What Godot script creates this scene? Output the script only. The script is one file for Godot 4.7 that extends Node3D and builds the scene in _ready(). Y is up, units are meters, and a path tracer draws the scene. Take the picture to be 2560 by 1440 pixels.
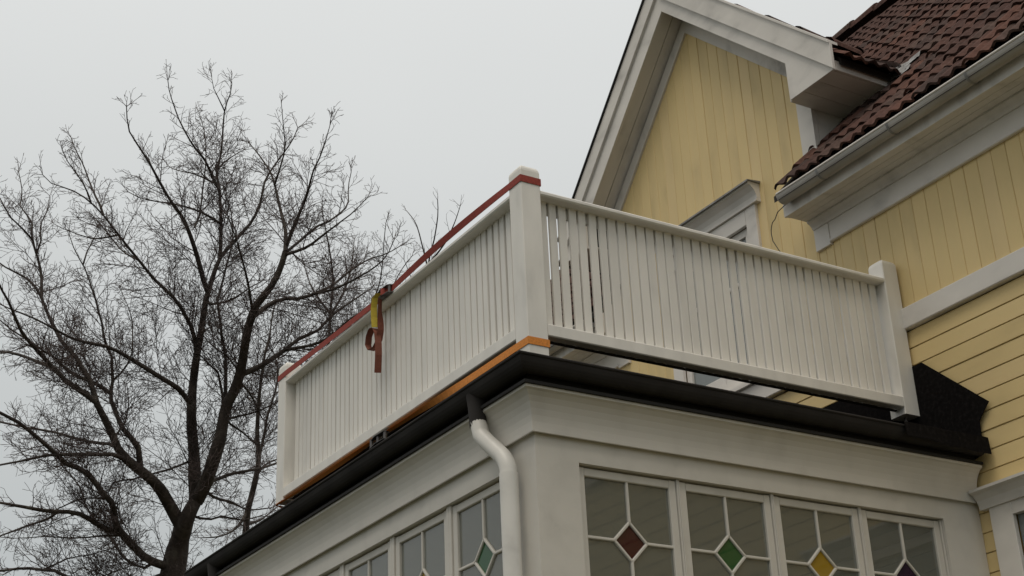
extends Node3D
# A white veranda with a strapped balcony railing in front of a yellow wooden house, seen from the garden below.
# World: origin at the outer corner of the railing's corner post, x along the house front, z towards the garden, y up, metres.

const ZW := -3.126        # face of the house wall
const GY := -4.95         # ground level
const XV := 0.33          # side wall of the veranda
const ZV := 0.205         # front wall of the veranda
const XL := -4.30         # far side wall of the veranda
const AX := -1.99         # ridge line of the gable
const PW := 0.139         # railing post width
const RL := -3.657        # far end of the front railing
const RZ := -2.966        # end of the side railing at the house

var rng := RandomNumberGenerator.new()
var M := {}
var cam: Camera3D
var names := {}

# ------------------------------------------------------------------ mesh building
class Shape:
	var v := PackedVector3Array()
	var n := PackedVector3Array()

	func tri(a: Vector3, b: Vector3, c: Vector3, nn: Vector3) -> void:
		if (b - a).cross(c - a).dot(nn) > 0.0:
			v.append(a); v.append(c); v.append(b)
		else:
			v.append(a); v.append(b); v.append(c)
		n.append(nn); n.append(nn); n.append(nn)

	func face(pts: Array, away: Vector3) -> void:          # convex face turned away from a point
		var nn := Vector3.ZERO
		var mid := Vector3.ZERO
		for i in pts.size():
			mid += pts[i]
			nn += (pts[i] as Vector3).cross(pts[(i + 1) % pts.size()])
		mid /= pts.size()
		if nn.length() < 1e-10: return
		nn = nn.normalized()
		if nn.dot(mid - away) < 0.0: nn = -nn
		for i in range(1, pts.size() - 1): tri(pts[0], pts[i], pts[i + 1], nn)

	func loft(a: Array, b: Array) -> void:                 # convex solid between two rings
		var mid := Vector3.ZERO
		for q in a: mid += q
		for q in b: mid += q
		mid /= (a.size() + b.size())
		for i in a.size():
			var j := (i + 1) % a.size()
			face([a[i], a[j], b[j], b[i]], mid)
		face(a, mid)
		face(b, mid)

	func box(lo: Vector3, hi: Vector3) -> void:
		loft([Vector3(lo.x, lo.y, lo.z), Vector3(hi.x, lo.y, lo.z), Vector3(hi.x, lo.y, hi.z), Vector3(lo.x, lo.y, hi.z)],
			[Vector3(lo.x, hi.y, lo.z), Vector3(hi.x, hi.y, lo.z), Vector3(hi.x, hi.y, hi.z), Vector3(lo.x, hi.y, hi.z)])

	func bar(a: Vector3, b: Vector3, side: Vector3, up: Vector3, w: float, h: float, ch: float) -> void:   # bar with chamfered long edges
		var p := []
		var q := []
		var x := w / 2.0
		var y := h / 2.0
		for k in [[x - ch, y], [x, y - ch], [x, ch - y], [x - ch, -y], [ch - x, -y], [-x, ch - y], [-x, y - ch], [ch - x, y]]:
			p.append(a + side * k[0] + up * k[1])
			q.append(b + side * k[0] + up * k[1])
		loft(p, q)

	func prism(poly: PackedVector2Array, put: Callable, d0: float, d1: float) -> void:   # any outline, pushed from d0 to d1
		var area := 0.0
		for i in poly.size(): area += poly[i].cross(poly[(i + 1) % poly.size()])
		var s := 1.0 if area > 0.0 else -1.0
		for i in poly.size():
			var a := poly[i]
			var b := poly[(i + 1) % poly.size()]
			var out2 := Vector2(b.y - a.y, a.x - b.x).normalized() * s
			var a0: Vector3 = put.call(a, d0)
			var b0: Vector3 = put.call(b, d0)
			var b1: Vector3 = put.call(b, d1)
			var a1: Vector3 = put.call(a, d1)
			var o: Vector3 = put.call(a + out2, d0)
			var nn := (o - a0).normalized()
			tri(a0, b0, b1, nn)
			tri(a0, b1, a1, nn)
		var ix := Geometry2D.triangulate_polygon(poly)
		for e in [[d0, d1], [d1, d0]]:
			var n0: Vector3 = (put.call(poly[0], e[0]) - put.call(poly[0], e[1])).normalized()
			for i in range(0, ix.size(), 3):
				tri(put.call(poly[ix[i]], e[0]), put.call(poly[ix[i + 1]], e[0]), put.call(poly[ix[i + 2]], e[0]), n0)

	func strip(a: PackedVector3Array, b: PackedVector3Array, flip := false) -> void:     # skin between two lines
		for i in a.size() - 1:
			var nn := (a[i + 1] - a[i]).cross(b[i] - a[i])
			if nn.length() < 1e-10: nn = (b[i + 1] - b[i]).cross(b[i] - a[i + 1])
			if nn.length() < 1e-10: continue
			nn = nn.normalized() * (-1.0 if flip else 1.0)
			tri(a[i], a[i + 1], b[i + 1], nn)
			tri(a[i], b[i + 1], b[i], nn)

	func tube(pts: PackedVector3Array, rad: PackedFloat32Array, sides: int, cap := false) -> void:
		var t0 := (pts[1] - pts[0]).normalized()
		var u := t0.cross(Vector3(0.31, 0.22, 0.93)).normalized()
		var pr := PackedVector3Array()
		var pn := PackedVector3Array()
		for i in pts.size():
			var t := (pts[mini(i + 1, pts.size() - 1)] - pts[maxi(i - 1, 0)]).normalized()
			u = (u - t * u.dot(t)).normalized()
			var w := t.cross(u)
			var cr := PackedVector3Array()
			var cn := PackedVector3Array()
			for k in sides:
				var a := TAU * k / sides
				var d := u * cos(a) + w * sin(a)
				cn.append(d)
				cr.append(pts[i] + d * rad[i])
			if i > 0:
				for k in sides:
					var j := (k + 1) % sides
					v.append(pr[k]); v.append(cr[j]); v.append(pr[j])
					n.append(pn[k]); n.append(cn[j]); n.append(pn[j])
					v.append(pr[k]); v.append(cr[k]); v.append(cr[j])
					n.append(pn[k]); n.append(cn[k]); n.append(cn[j])
			if cap and (i == 0 or i == pts.size() - 1):
				for k in range(1, sides - 1): tri(cr[0], cr[k], cr[k + 1], -t if i == 0 else t)
			pr = cr
			pn = cn

	func mesh() -> ArrayMesh:
		var arr := []
		arr.resize(Mesh.ARRAY_MAX)
		arr[Mesh.ARRAY_VERTEX] = v
		arr[Mesh.ARRAY_NORMAL] = n
		var m := ArrayMesh.new()
		m.add_surface_from_arrays(Mesh.PRIMITIVE_TRIANGLES, arr)
		return m

func xy(p: Vector2, d: float) -> Vector3: return Vector3(p.x, p.y, d)
func xz(p: Vector2, d: float) -> Vector3: return Vector3(p.x, d, p.y)
func zy(p: Vector2, d: float) -> Vector3: return Vector3(d, p.y, p.x)

func numbered(called: String) -> String:
	if not names.has(called):
		names[called] = 0
		return called
	names[called] += 1
	return "%s_%03d" % [called, names[called]]

func thing(called: String, label: String, category: String, at := Vector3.ZERO, group := "") -> Node3D:
	var o := Node3D.new()
	o.name = numbered(called)
	add_child(o)
	o.position = at
	o.set_meta("label", label)
	o.set_meta("category", category)
	if group: o.set_meta("group", group)
	return o

func node(called: String, parent: Node3D) -> Node3D:
	var o := Node3D.new()
	o.name = called
	parent.add_child(o, true)
	return o

func put(called: String, sh: Shape, m: Material, parent: Node3D) -> MeshInstance3D:
	return put_mesh(called, sh.mesh(), m, parent)

func put_mesh(called: String, me: Mesh, m: Material, parent: Node3D) -> MeshInstance3D:
	var o := MeshInstance3D.new()
	o.name = called
	o.mesh = me
	o.material_override = m
	o.cast_shadow = GeometryInstance3D.SHADOW_CASTING_SETTING_ON
	parent.add_child(o, true)
	return o

func boxed(called: String, lo: Vector3, hi: Vector3, m: Material, parent: Node3D) -> MeshInstance3D:
	var s := Shape.new()
	s.box(lo, hi)
	return put(called, s, m, parent)

# ------------------------------------------------------------------ materials
func noise_image(seed_: int, freq: float, size: int, octaves: int, stretch := Vector2.ONE) -> Image:
	var f := FastNoiseLite.new()
	f.seed = seed_
	f.frequency = freq
	f.fractal_octaves = octaves
	f.noise_type = FastNoiseLite.TYPE_SIMPLEX_SMOOTH
	var im := f.get_seamless_image(int(size / stretch.x), int(size / stretch.y), false, false, 0.2)
	im.resize(size, size, Image.INTERPOLATE_CUBIC)
	im.convert(Image.FORMAT_RGB8)
	return im

func tint(seed_: int, freq: float, stops: Array, octaves := 5, stretch := Vector2.ONE, size := 512) -> ImageTexture:
	# a colour texture: noise levels looked up in a list of [level, linear colour]
	var im := noise_image(seed_, freq, size, octaves, stretch)
	var ramp := []
	for i in 256:
		var t := i / 255.0
		var c: Color = stops[0][1]
		for k in stops.size() - 1:
			if t >= stops[k][0]:
				var u := clampf((t - stops[k][0]) / maxf(stops[k + 1][0] - stops[k][0], 1e-4), 0.0, 1.0)
				c = (stops[k][1] as Color).lerp(stops[k + 1][1], u)
		ramp.append(c.linear_to_srgb())
	for y in size:
		for x in size: im.set_pixel(x, y, ramp[int(im.get_pixel(x, y).r * 255.0)])
	im.generate_mipmaps()
	return ImageTexture.create_from_image(im)

func surf(tex: Texture2D, rough: float, scale: Vector3, bump: Texture2D = null, depth := 0.0, world := true) -> StandardMaterial3D:
	var m := StandardMaterial3D.new()
	m.albedo_texture = tex
	m.roughness = rough
	m.uv1_triplanar = true
	m.uv1_world_triplanar = world
	m.uv1_scale = scale
	if bump:
		m.heightmap_enabled = true
		m.heightmap_texture = bump
		m.heightmap_scale = depth
	return m

func plain(c: Color, rough: float) -> StandardMaterial3D:
	var m := StandardMaterial3D.new()
	m.albedo_color = c.linear_to_srgb()
	m.roughness = rough
	return m

func glass(c: Color, a: float) -> StandardMaterial3D:
	var m := StandardMaterial3D.new()
	var s := c.linear_to_srgb()
	m.albedo_color = Color(s.r, s.g, s.b, a)
	m.transparency = BaseMaterial3D.TRANSPARENCY_ALPHA
	m.roughness = 0.03
	return m

func shades(c: Color, d: float) -> Array:
	return [[0.0, c * (1.0 - d)], [0.35, c * (1.0 - d * 0.3)], [0.6, c], [1.0, c * (1.0 + d * 0.4)]]

func make_materials() -> void:
	var grain := ImageTexture.create_from_image(noise_image(11, 0.02, 512, 4, Vector2(1, 12)))
	var grain_h := ImageTexture.create_from_image(noise_image(12, 0.02, 512, 4, Vector2(12, 1)))
	var lump := ImageTexture.create_from_image(noise_image(13, 0.03, 512, 5))
	var white := Color(0.785, 0.760, 0.710)
	# fresh paint of the railing, with faint brushing and small marks
	M.rail = surf(tint(1, 0.012, [[0.0, white * 0.86], [0.3, white * 0.95], [0.7, white], [1.0, white * 1.04]], 6, Vector2(1, 3)), 0.5, Vector3(0.9, 0.9, 0.9), grain, 0.05)
	for i in 3:
		var wv: Color = white * [1.0, 0.965, 0.985][i]
		M["baluster_%d" % i] = surf(tint(60 + i, 0.012, [[0.0, wv * 0.84], [0.25, wv * 0.94], [0.6, wv], [1.0, wv * 1.03]], 6, Vector2(1, 5), 256), 0.5, Vector3(0.9, 0.9, 0.9), grain, 0.06)
	# older trim: greyer, with grime and bare patches
	var old := Color(0.73, 0.695, 0.65)
	M.trim = surf(tint(2, 0.010, [[0.0, old * 0.62], [0.2, old * 0.84], [0.42, old * 0.96], [0.7, old], [1.0, old * 1.08]], 6, Vector2(2, 1)), 0.62, Vector3(0.55, 0.55, 0.55), grain, 0.08)
	var shaded_white := Color(0.655, 0.625, 0.570)  # veranda white, dulled in the colour for its shaded walls, plus grime
	M.veranda = surf(tint(3, 0.010, [[0.0, shaded_white * 0.74], [0.2, shaded_white * 0.90], [0.5, shaded_white * 0.97], [1.0, shaded_white]], 6), 0.55, Vector3(0.6, 0.6, 0.6), grain_h, 0.06)
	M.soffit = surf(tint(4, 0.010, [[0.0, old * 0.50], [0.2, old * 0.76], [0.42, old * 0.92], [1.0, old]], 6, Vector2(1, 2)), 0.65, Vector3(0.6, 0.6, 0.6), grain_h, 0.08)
	var yel := Color(0.735, 0.565, 0.275)
	for i in 4:
		var y := Color(yel.r * [1.0, 0.98, 1.01, 0.99][i], yel.g * [1.0, 0.978, 1.01, 0.99][i], yel.b * [1.0, 0.97, 1.02, 1.03][i])
		M["yellow_%d" % i] = surf(tint(20 + i, 0.009, [[0.0, y * 0.82], [0.25, y * 0.94], [0.6, y], [1.0, y * 1.03]], 6, Vector2(1, 4), 256), 0.6, Vector3(0.8, 0.8, 0.8), grain, 0.08)
		M["yellow_h_%d" % i] = surf(tint(30 + i, 0.009, [[0.0, y * 0.84], [0.25, y * 0.94], [0.6, y], [1.0, y * 1.03]], 6, Vector2(4, 1), 256), 0.6, Vector3(0.8, 0.8, 0.8), grain_h, 0.08)
	M.yellow_base = plain(Color(0.30, 0.20, 0.07), 0.8)
	for i in 5:
		var c: Color = [Color(0.104, 0.058, 0.048), Color(0.086, 0.051, 0.044), Color(0.118, 0.062, 0.049), Color(0.072, 0.049, 0.044), Color(0.096, 0.064, 0.055)][i]
		M["tile_%d" % i] = surf(tint(40 + i, 0.03, [[0.0, Color(0.035, 0.030, 0.026)], [0.3, c * 0.72], [0.6, c], [0.85, c * 1.25], [1.0, Color(0.15, 0.13, 0.10)]], 5, Vector2.ONE, 256), 0.95, Vector3(2.2, 2.2, 2.2), lump, 0.35)
		M["tile_%d" % i].metallic_specular = 0.2
	M.under = plain(Color(0.030, 0.026, 0.024), 0.9)
	M.gutter = surf(tint(5, 0.012, [[0.0, Color(0.25, 0.20, 0.15)], [0.25, old * 0.48], [0.6, old * 0.60], [1.0, old * 0.72]], 5, Vector2(3, 1), 256), 0.5, Vector3(0.9, 0.9, 0.9))
	M.black_metal = surf(tint(6, 0.012, [[0.0, Color(0.018, 0.016, 0.016)], [0.5, Color(0.036, 0.033, 0.032)], [0.8, Color(0.045, 0.041, 0.040)], [1.0, Color(0.09, 0.084, 0.08)]], 5, Vector2(3, 1), 256), 0.85, Vector3(1.1, 1.1, 1.1))
	M.black_metal.metallic_specular = 0.3
	M.felt = surf(tint(7, 0.05, [[0.0, Color(0.006, 0.0055, 0.0055)], [0.6, Color(0.010, 0.009, 0.009)], [1.0, Color(0.018, 0.016, 0.016)]], 5, Vector2.ONE, 256), 1.0, Vector3(2, 2, 2), lump, 0.05)
	M.felt.metallic_specular = 0.15
	M.near_black = plain(Color(0.010, 0.009, 0.009), 0.8)
	M.zinc = surf(tint(8, 0.02, [[0.0, Color(0.12, 0.115, 0.11)], [0.5, Color(0.22, 0.215, 0.21)], [1.0, Color(0.32, 0.315, 0.31)]], 5, Vector2.ONE, 256), 0.45, Vector3(2, 2, 2))
	M.pipe = surf(tint(9, 0.012, [[0.0, white * 0.72], [0.4, white * 0.92], [1.0, white]], 5, Vector2.ONE, 256), 0.4, Vector3(1, 1, 1))
	M.bark = surf(tint(10, 0.02, [[0.0, Color(0.020, 0.015, 0.013)], [0.45, Color(0.052, 0.040, 0.034)], [0.75, Color(0.085, 0.070, 0.058)], [1.0, Color(0.15, 0.145, 0.115)]], 5, Vector2(1, 3), 256), 0.92, Vector3(1.6, 1.6, 1.6), lump, 1.2)
	M.twig = surf(tint(14, 0.02, [[0.0, Color(0.070, 0.051, 0.047)], [1.0, Color(0.115, 0.088, 0.082)]], 3, Vector2.ONE, 64), 0.9, Vector3(1, 1, 1))
	M.pane = glass(Color(0.23, 0.25, 0.225), 0.34)
	M.red_glass = glass(Color(0.050, 0.006, 0.010), 0.86)
	M.green_glass = glass(Color(0.020, 0.100, 0.028), 0.84)
	M.amber_glass = glass(Color(0.400, 0.250, 0.015), 0.82)
	M.violet_glass = glass(Color(0.035, 0.010, 0.028), 0.88)
	M.house_glass = glass(Color(0.30, 0.33, 0.33), 0.55)
	M.ceiling = surf(tint(15, 0.012, shades(Color(0.52, 0.47, 0.38), 0.15), 5, Vector2(1, 6), 256), 0.6, Vector3(0.8, 0.8, 0.8), grain, 0.06)
	M.floor_wood = surf(tint(16, 0.012, shades(Color(0.22, 0.14, 0.08), 0.3), 5, Vector2(1, 6), 256), 0.5, Vector3(0.8, 0.8, 0.8))
	M.red_web = surf(tint(17, 0.06, shades(Color(0.30, 0.045, 0.030), 0.35), 3, Vector2.ONE, 128), 0.8, Vector3(6, 6, 6), lump, 0.05)
	M.orange_web = surf(tint(18, 0.06, shades(Color(0.72, 0.26, 0.045), 0.3), 3, Vector2.ONE, 128), 0.8, Vector3(6, 6, 6), lump, 0.05)
	M.brown_web = surf(tint(19, 0.06, shades(Color(0.20, 0.060, 0.035), 0.3), 3, Vector2.ONE, 128), 0.8, Vector3(6, 6, 6), lump, 0.05)
	M.yellow_web = surf(tint(21, 0.06, shades(Color(0.52, 0.40, 0.04), 0.25), 3, Vector2.ONE, 128), 0.8, Vector3(6, 6, 6))
	M.steel = plain(Color(0.13, 0.12, 0.115), 0.45)
	M.steel.metallic = 0.8
	M.rail_shade = plain(Color(0.020, 0.017, 0.015), 0.85)  # dark tone standing for shade under the bottom rails
	M.cable = plain(Color(0.02, 0.02, 0.02), 0.6)
	M.grass = surf(tint(22, 0.03, [[0.0, Color(0.030, 0.028, 0.014)], [0.5, Color(0.050, 0.050, 0.022)], [1.0, Color(0.085, 0.075, 0.04)]], 5), 0.95, Vector3(0.25, 0.25, 0.25), lump, 2.0)

const OAK_LIMBS := [
	[0.1918, 0.1232, [-12.49, 1.72, -2.24, -12.42, 1.96, -2.25, -12.32, 2.19, -2.26, -12.04, 2.37, -2.23, -12.05, 2.66, -2.36]],
	[0.1018, 0.049, [-12.05, 2.66, -2.36, -12.02, 2.85, -2.32, -11.94, 3.24, -2.26, -11.79, 3.54, -2.16, -11.70, 3.76, -2.11, -11.67, 4.04, -2.10, -11.62, 4.35, -2.10, -11.52, 4.57, -2.09, -11.42, 4.79, -2.09, -11.32, 5.05, -2.08, -11.23, 5.26, -2.08, -11.18, 5.36, -2.09]],
	[0.0381, 0.0092, [-11.18, 5.36, -2.09, -11.16, 5.54, -2.13, -11.13, 5.83, -2.21, -11.08, 6.15, -2.42, -11.00, 6.44, -2.61, -10.87, 6.73, -2.68, -10.84, 7.01, -2.71, -10.80, 7.35, -2.87, -10.70, 7.66, -3.04, -10.64, 7.89, -3.11]],
	[0.0436, 0.0083, [-11.20, 5.32, -2.08, -11.14, 5.45, -1.99, -10.99, 5.72, -1.83, -10.77, 5.97, -1.61, -10.64, 6.12, -1.44, -10.57, 6.23, -1.28, -10.45, 6.39, -1.09, -10.28, 6.59, -0.85, -10.20, 6.68, -0.72, -10.13, 6.81, -0.57, -10.09, 6.90, -0.50, -9.94, 7.10, -0.42]],
	[0.033, 0.0084, [-11.13, 5.83, -2.21, -11.05, 6.31, -2.17, -10.96, 6.75, -2.10, -11.00, 7.07, -2.06, -11.00, 7.43, -2.11, -10.78, 7.95, -2.05, -10.54, 8.06, -2.03, -10.37, 8.15, -1.99]],
	[0.0113, 0.0056, [-10.78, 7.95, -2.05, -10.62, 8.00, -1.91, -10.56, 8.14, -1.79, -10.48, 8.20, -1.74]],
	[0.0278, 0.0069, [-10.96, 6.78, -2.09, -10.97, 6.88, -2.03, -10.76, 7.08, -1.79, -10.46, 7.07, -1.52, -10.36, 7.31, -1.29, -10.38, 7.54, -1.20, -10.18, 7.64, -1.05, -9.99, 7.68, -0.96]],
	[0.0168, 0.0069, [-11.00, 7.10, -2.06, -11.04, 7.28, -2.17, -11.02, 7.45, -2.34, -11.11, 7.61, -2.50]],
	[0.0167, 0.0068, [-10.97, 6.87, -2.03, -11.02, 6.95, -1.88, -11.28, 7.13, -1.78, -11.45, 7.22, -1.62, -11.64, 7.37, -1.56]],
	[0.0161, 0.0068, [-10.72, 5.99, -1.68, -10.73, 6.22, -1.75, -10.76, 6.58, -1.78, -10.74, 7.07, -1.80, -10.92, 7.62, -1.82, -11.02, 7.98, -1.76]],
	[0.0221, 0.0069, [-11.05, 6.31, -2.17, -11.01, 6.35, -2.02, -10.89, 6.35, -1.75, -10.83, 6.34, -1.44, -10.83, 6.32, -1.22, -10.73, 6.26, -0.92, -10.76, 6.33, -0.76]],
	[0.1178, 0.0521, [-12.05, 2.66, -2.36, -11.82, 2.83, -2.40, -11.43, 3.21, -2.40, -11.38, 3.36, -2.42, -11.27, 3.72, -2.43, -11.13, 3.90, -2.48, -10.91, 4.11, -2.48, -10.71, 4.32, -2.44, -10.52, 4.51, -2.40, -10.37, 4.65, -2.39, -10.21, 4.77, -2.39, -10.09, 4.85, -2.43, -9.95, 5.02, -2.52, -9.84, 5.18, -2.56, -9.72, 5.39, -2.58]],
	[0.0365, 0.0088, [-9.72, 5.39, -2.58, -9.74, 5.57, -2.59, -9.78, 5.77, -2.59, -9.88, 6.07, -2.56, -9.86, 6.42, -2.46, -9.90, 6.60, -2.42, -9.98, 6.79, -2.35, -10.13, 7.01, -2.30, -10.27, 7.20, -2.25]],
	[0.016, 0.0062, [-9.86, 6.42, -2.46, -9.59, 6.53, -2.42, -9.42, 6.74, -2.41, -9.02, 6.84, -2.21, -8.95, 7.08, -2.15]],
	[0.0313, 0.0065, [-9.73, 5.47, -2.59, -9.38, 5.75, -2.60, -8.96, 5.83, -2.53, -8.61, 6.00, -2.46, -8.49, 6.16, -2.50, -8.28, 6.29, -2.48, -8.08, 6.37, -2.44]],
	[0.0261, 0.0071, [-9.73, 5.37, -2.58, -9.79, 5.67, -2.85, -9.67, 5.83, -3.00, -9.58, 5.91, -3.15, -9.53, 6.07, -3.31, -9.58, 6.24, -3.41, -9.65, 6.51, -3.44, -9.64, 6.76, -3.48]],
	[0.0261, 0.0065, [-9.74, 5.35, -2.58, -9.44, 5.36, -2.75, -8.96, 5.36, -2.80, -8.55, 5.33, -2.81, -8.35, 5.37, -2.87, -8.24, 5.47, -2.95, -8.18, 5.57, -3.02]],
	[0.0419, 0.0091, [-10.36, 4.66, -2.39, -10.41, 4.95, -2.69, -10.40, 5.05, -2.88, -10.35, 5.07, -3.09, -10.30, 5.14, -3.22, -10.33, 5.34, -3.52, -10.35, 5.61, -3.78, -10.35, 5.78, -3.97, -10.35, 5.90, -4.14, -10.34, 6.01, -4.36, -10.31, 6.17, -4.57]],
	[0.0242, 0.0077, [-10.30, 5.14, -3.22, -10.05, 5.13, -3.38, -9.69, 5.09, -3.44, -9.34, 5.08, -3.50, -9.09, 5.08, -3.54, -8.79, 5.12, -3.57, -8.60, 5.28, -3.59]],
	[0.0477, 0.0114, [-10.94, 4.08, -2.48, -10.81, 4.15, -2.65, -10.72, 4.22, -2.76, -10.76, 4.37, -2.93, -10.85, 4.55, -3.12, -10.90, 4.74, -3.31, -10.90, 4.91, -3.58, -10.82, 5.13, -3.75, -10.73, 5.32, -3.96, -10.85, 5.70, -4.39]],
	[0.0324, 0.0083, [-10.83, 4.50, -3.07, -10.49, 4.43, -3.16, -10.34, 4.44, -3.29, -10.05, 4.46, -3.38, -9.65, 4.55, -3.45, -9.33, 4.62, -3.58]],
	[0.0212, 0.0109, [-10.99, 4.03, -2.48, -11.07, 3.90, -2.68, -11.43, 3.85, -2.94, -11.45, 3.73, -3.02]],
	[0.0186, 0.0103, [-10.93, 4.09, -2.49, -10.76, 4.25, -2.22, -10.69, 4.28, -2.05, -10.65, 4.38, -1.88, -10.55, 4.40, -1.80]],
	[0.0266, 0.0136, [-11.32, 3.56, -2.43, -11.29, 3.83, -2.40, -11.31, 4.04, -2.36, -11.35, 4.24, -2.33, -11.31, 4.30, -2.21, -11.58, 4.54, -2.16]],
	[0.032, 0.0092, [-11.31, 3.67, -2.42, -11.38, 4.00, -2.46, -11.41, 4.50, -2.45, -11.29, 4.75, -2.34, -11.21, 4.99, -2.27, -11.20, 5.20, -2.22, -11.15, 5.40, -2.25, -11.26, 5.89, -2.37, -11.37, 6.25, -2.47, -11.53, 6.80, -2.49, -11.65, 7.10, -2.43]],
	[0.0218, 0.0079, [-11.27, 5.18, -2.08, -11.17, 5.13, -2.10, -10.88, 5.04, -2.17, -10.67, 5.09, -2.32, -10.45, 5.11, -2.36, -10.09, 5.10, -2.44]],
	[0.0262, 0.0079, [-10.31, 4.69, -2.39, -9.91, 4.89, -2.16, -9.64, 5.03, -1.98, -9.41, 5.09, -1.84, -9.21, 5.23, -1.67, -8.96, 5.30, -1.49]],
	[0.0407, 0.007, [-11.55, 4.51, -2.09, -11.39, 4.63, -2.01, -11.22, 4.77, -1.88, -11.07, 4.91, -1.70, -11.00, 5.03, -1.56, -10.92, 5.21, -1.25, -10.79, 5.38, -0.98, -10.60, 5.56, -0.66, -10.50, 5.77, -0.39, -10.46, 5.89, -0.21, -10.41, 5.96, -0.02, -10.36, 5.97, 0.17, -10.32, 5.96, 0.33, -10.23, 6.01, 0.48]],
	[0.0205, 0.0064, [-10.50, 5.77, -0.39, -10.49, 5.84, -0.37, -10.58, 6.06, -0.29, -10.86, 6.43, -0.26, -10.86, 6.66, -0.16, -10.95, 6.86, -0.09, -11.10, 7.14, -0.04]],
	[0.0128, 0.0049, [-10.46, 5.89, -0.21, -10.25, 5.97, -0.07, -10.16, 6.07, 0.06, -10.04, 6.16, 0.23, -9.74, 6.14, 0.39]],
	[0.0157, 0.0066, [-10.79, 5.38, -0.98, -11.13, 5.64, -0.85, -11.30, 5.96, -0.67, -11.59, 6.29, -0.57, -11.75, 6.43, -0.51]],
	[0.0155, 0.005, [-10.59, 5.58, -0.62, -10.65, 5.51, -0.41, -10.46, 5.39, -0.22, -10.39, 5.39, 0.03, -10.29, 5.36, 0.16, -10.42, 5.47, 0.25]],
	[0.1065, 0.0559, [-12.16, 2.29, -2.24, -12.11, 2.44, -2.10, -11.99, 2.63, -1.91, -11.83, 2.74, -1.73, -11.72, 2.82, -1.53, -11.62, 2.92, -1.29, -11.56, 3.01, -1.14, -11.50, 3.14, -1.04, -11.45, 3.25, -0.96, -11.36, 3.39, -0.83, -11.27, 3.53, -0.70]],
	[0.0457, 0.014, [-11.27, 3.53, -0.70, -11.21, 3.63, -0.47, -11.17, 3.70, -0.29, -11.12, 3.82, -0.11, -11.08, 3.92, 0.03, -10.97, 4.00, 0.19, -10.75, 4.06, 0.40, -10.53, 4.14, 0.55, -10.32, 4.24, 0.69, -10.21, 4.29, 0.78, -10.08, 4.38, 0.90, -9.85, 4.59, 1.09]],
	[0.0457, 0.0114, [-11.27, 3.53, -0.70, -11.26, 3.70, -0.64, -11.25, 3.78, -0.61, -11.28, 3.95, -0.50, -11.31, 4.14, -0.38, -11.38, 4.29, -0.25, -11.40, 4.45, -0.16, -11.41, 4.60, -0.07, -11.41, 4.80, 0.03, -11.42, 4.97, 0.11, -11.46, 5.09, 0.20, -11.52, 5.21, 0.32, -11.57, 5.26, 0.45, -11.57, 5.34, 0.60, -11.57, 5.45, 0.81]],
	[0.0258, 0.0066, [-11.42, 4.89, 0.07, -11.55, 5.28, 0.07, -11.53, 5.55, 0.16, -11.53, 5.76, 0.24, -11.52, 5.98, 0.26, -11.69, 6.21, 0.34, -11.80, 6.35, 0.38, -11.89, 6.60, 0.35, -12.01, 6.96, 0.40]],
	[0.0158, 0.0061, [-11.53, 5.74, 0.23, -11.38, 5.83, 0.44, -11.21, 5.82, 0.59, -11.06, 5.87, 0.71, -11.26, 6.10, 0.75, -10.89, 6.04, 0.91]],
	[0.0157, 0.0065, [-11.53, 5.55, 0.16, -11.45, 5.72, 0.14, -11.58, 5.99, 0.14, -11.54, 6.20, 0.08, -11.72, 6.54, 0.02]],
	[0.0458, 0.0097, [-11.69, 3.85, -2.10, -11.59, 3.92, -1.97, -11.48, 3.99, -1.81, -11.40, 4.03, -1.61, -11.35, 4.09, -1.43, -11.33, 4.22, -1.12, -11.30, 4.29, -0.91, -11.25, 4.30, -0.76, -11.13, 4.27, -0.34, -10.80, 4.22, 0.01, -10.61, 4.20, 0.22, -10.54, 4.22, 0.39, -10.60, 4.30, 0.62, -10.63, 4.37, 0.79]],
	[0.0467, 0.0075, [-11.69, 2.84, -1.47, -11.60, 3.07, -1.39, -11.56, 3.17, -1.35, -11.58, 3.31, -1.18, -11.66, 3.53, -1.10, -11.76, 3.75, -1.04, -11.80, 3.88, -1.03, -11.85, 4.09, -1.06, -11.79, 4.32, -1.01, -11.75, 4.45, -0.98, -11.76, 4.56, -0.89, -11.72, 4.79, -0.83, -11.73, 4.94, -0.78, -11.73, 5.08, -0.74, -11.74, 5.24, -0.68, -11.73, 5.48, -0.58, -11.70, 5.61, -0.50, -11.68, 5.76, -0.38, -11.63, 5.96, -0.27]],
	[0.0316, 0.01, [-11.80, 3.88, -1.03, -11.84, 3.97, -0.91, -11.89, 4.04, -0.80, -11.90, 4.10, -0.56, -11.85, 4.17, -0.40, -11.64, 4.19, -0.23, -11.46, 4.17, -0.06, -11.40, 4.27, 0.19, -11.37, 4.36, 0.41, -11.17, 4.42, 0.66]],
	[0.0159, 0.0066, [-11.84, 4.08, -1.06, -11.82, 4.25, -1.19, -11.75, 4.41, -1.25, -11.70, 4.55, -1.25, -11.99, 5.07, -1.30, -11.86, 5.23, -1.18, -12.02, 5.52, -1.11]],
	[0.014, 0.0055, [-11.70, 5.61, -0.50, -11.69, 5.87, -0.55, -11.74, 6.09, -0.65, -11.82, 6.32, -0.70]],
	[0.0301, 0.0181, [-11.14, 3.77, -0.18, -11.13, 3.83, -0.14, -11.35, 3.98, 0.05, -11.62, 4.14, 0.20, -11.78, 4.22, 0.33, -12.05, 4.31, 0.48]],
	[0.0361, 0.0141, [-11.62, 2.91, -1.30, -11.48, 2.94, -1.05, -11.43, 2.90, -0.85, -11.43, 2.87, -0.59, -11.35, 2.81, -0.37, -11.19, 2.71, -0.10, -11.13, 2.60, 0.14, -11.00, 2.46, 0.46, -10.93, 2.38, 0.61]],
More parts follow.
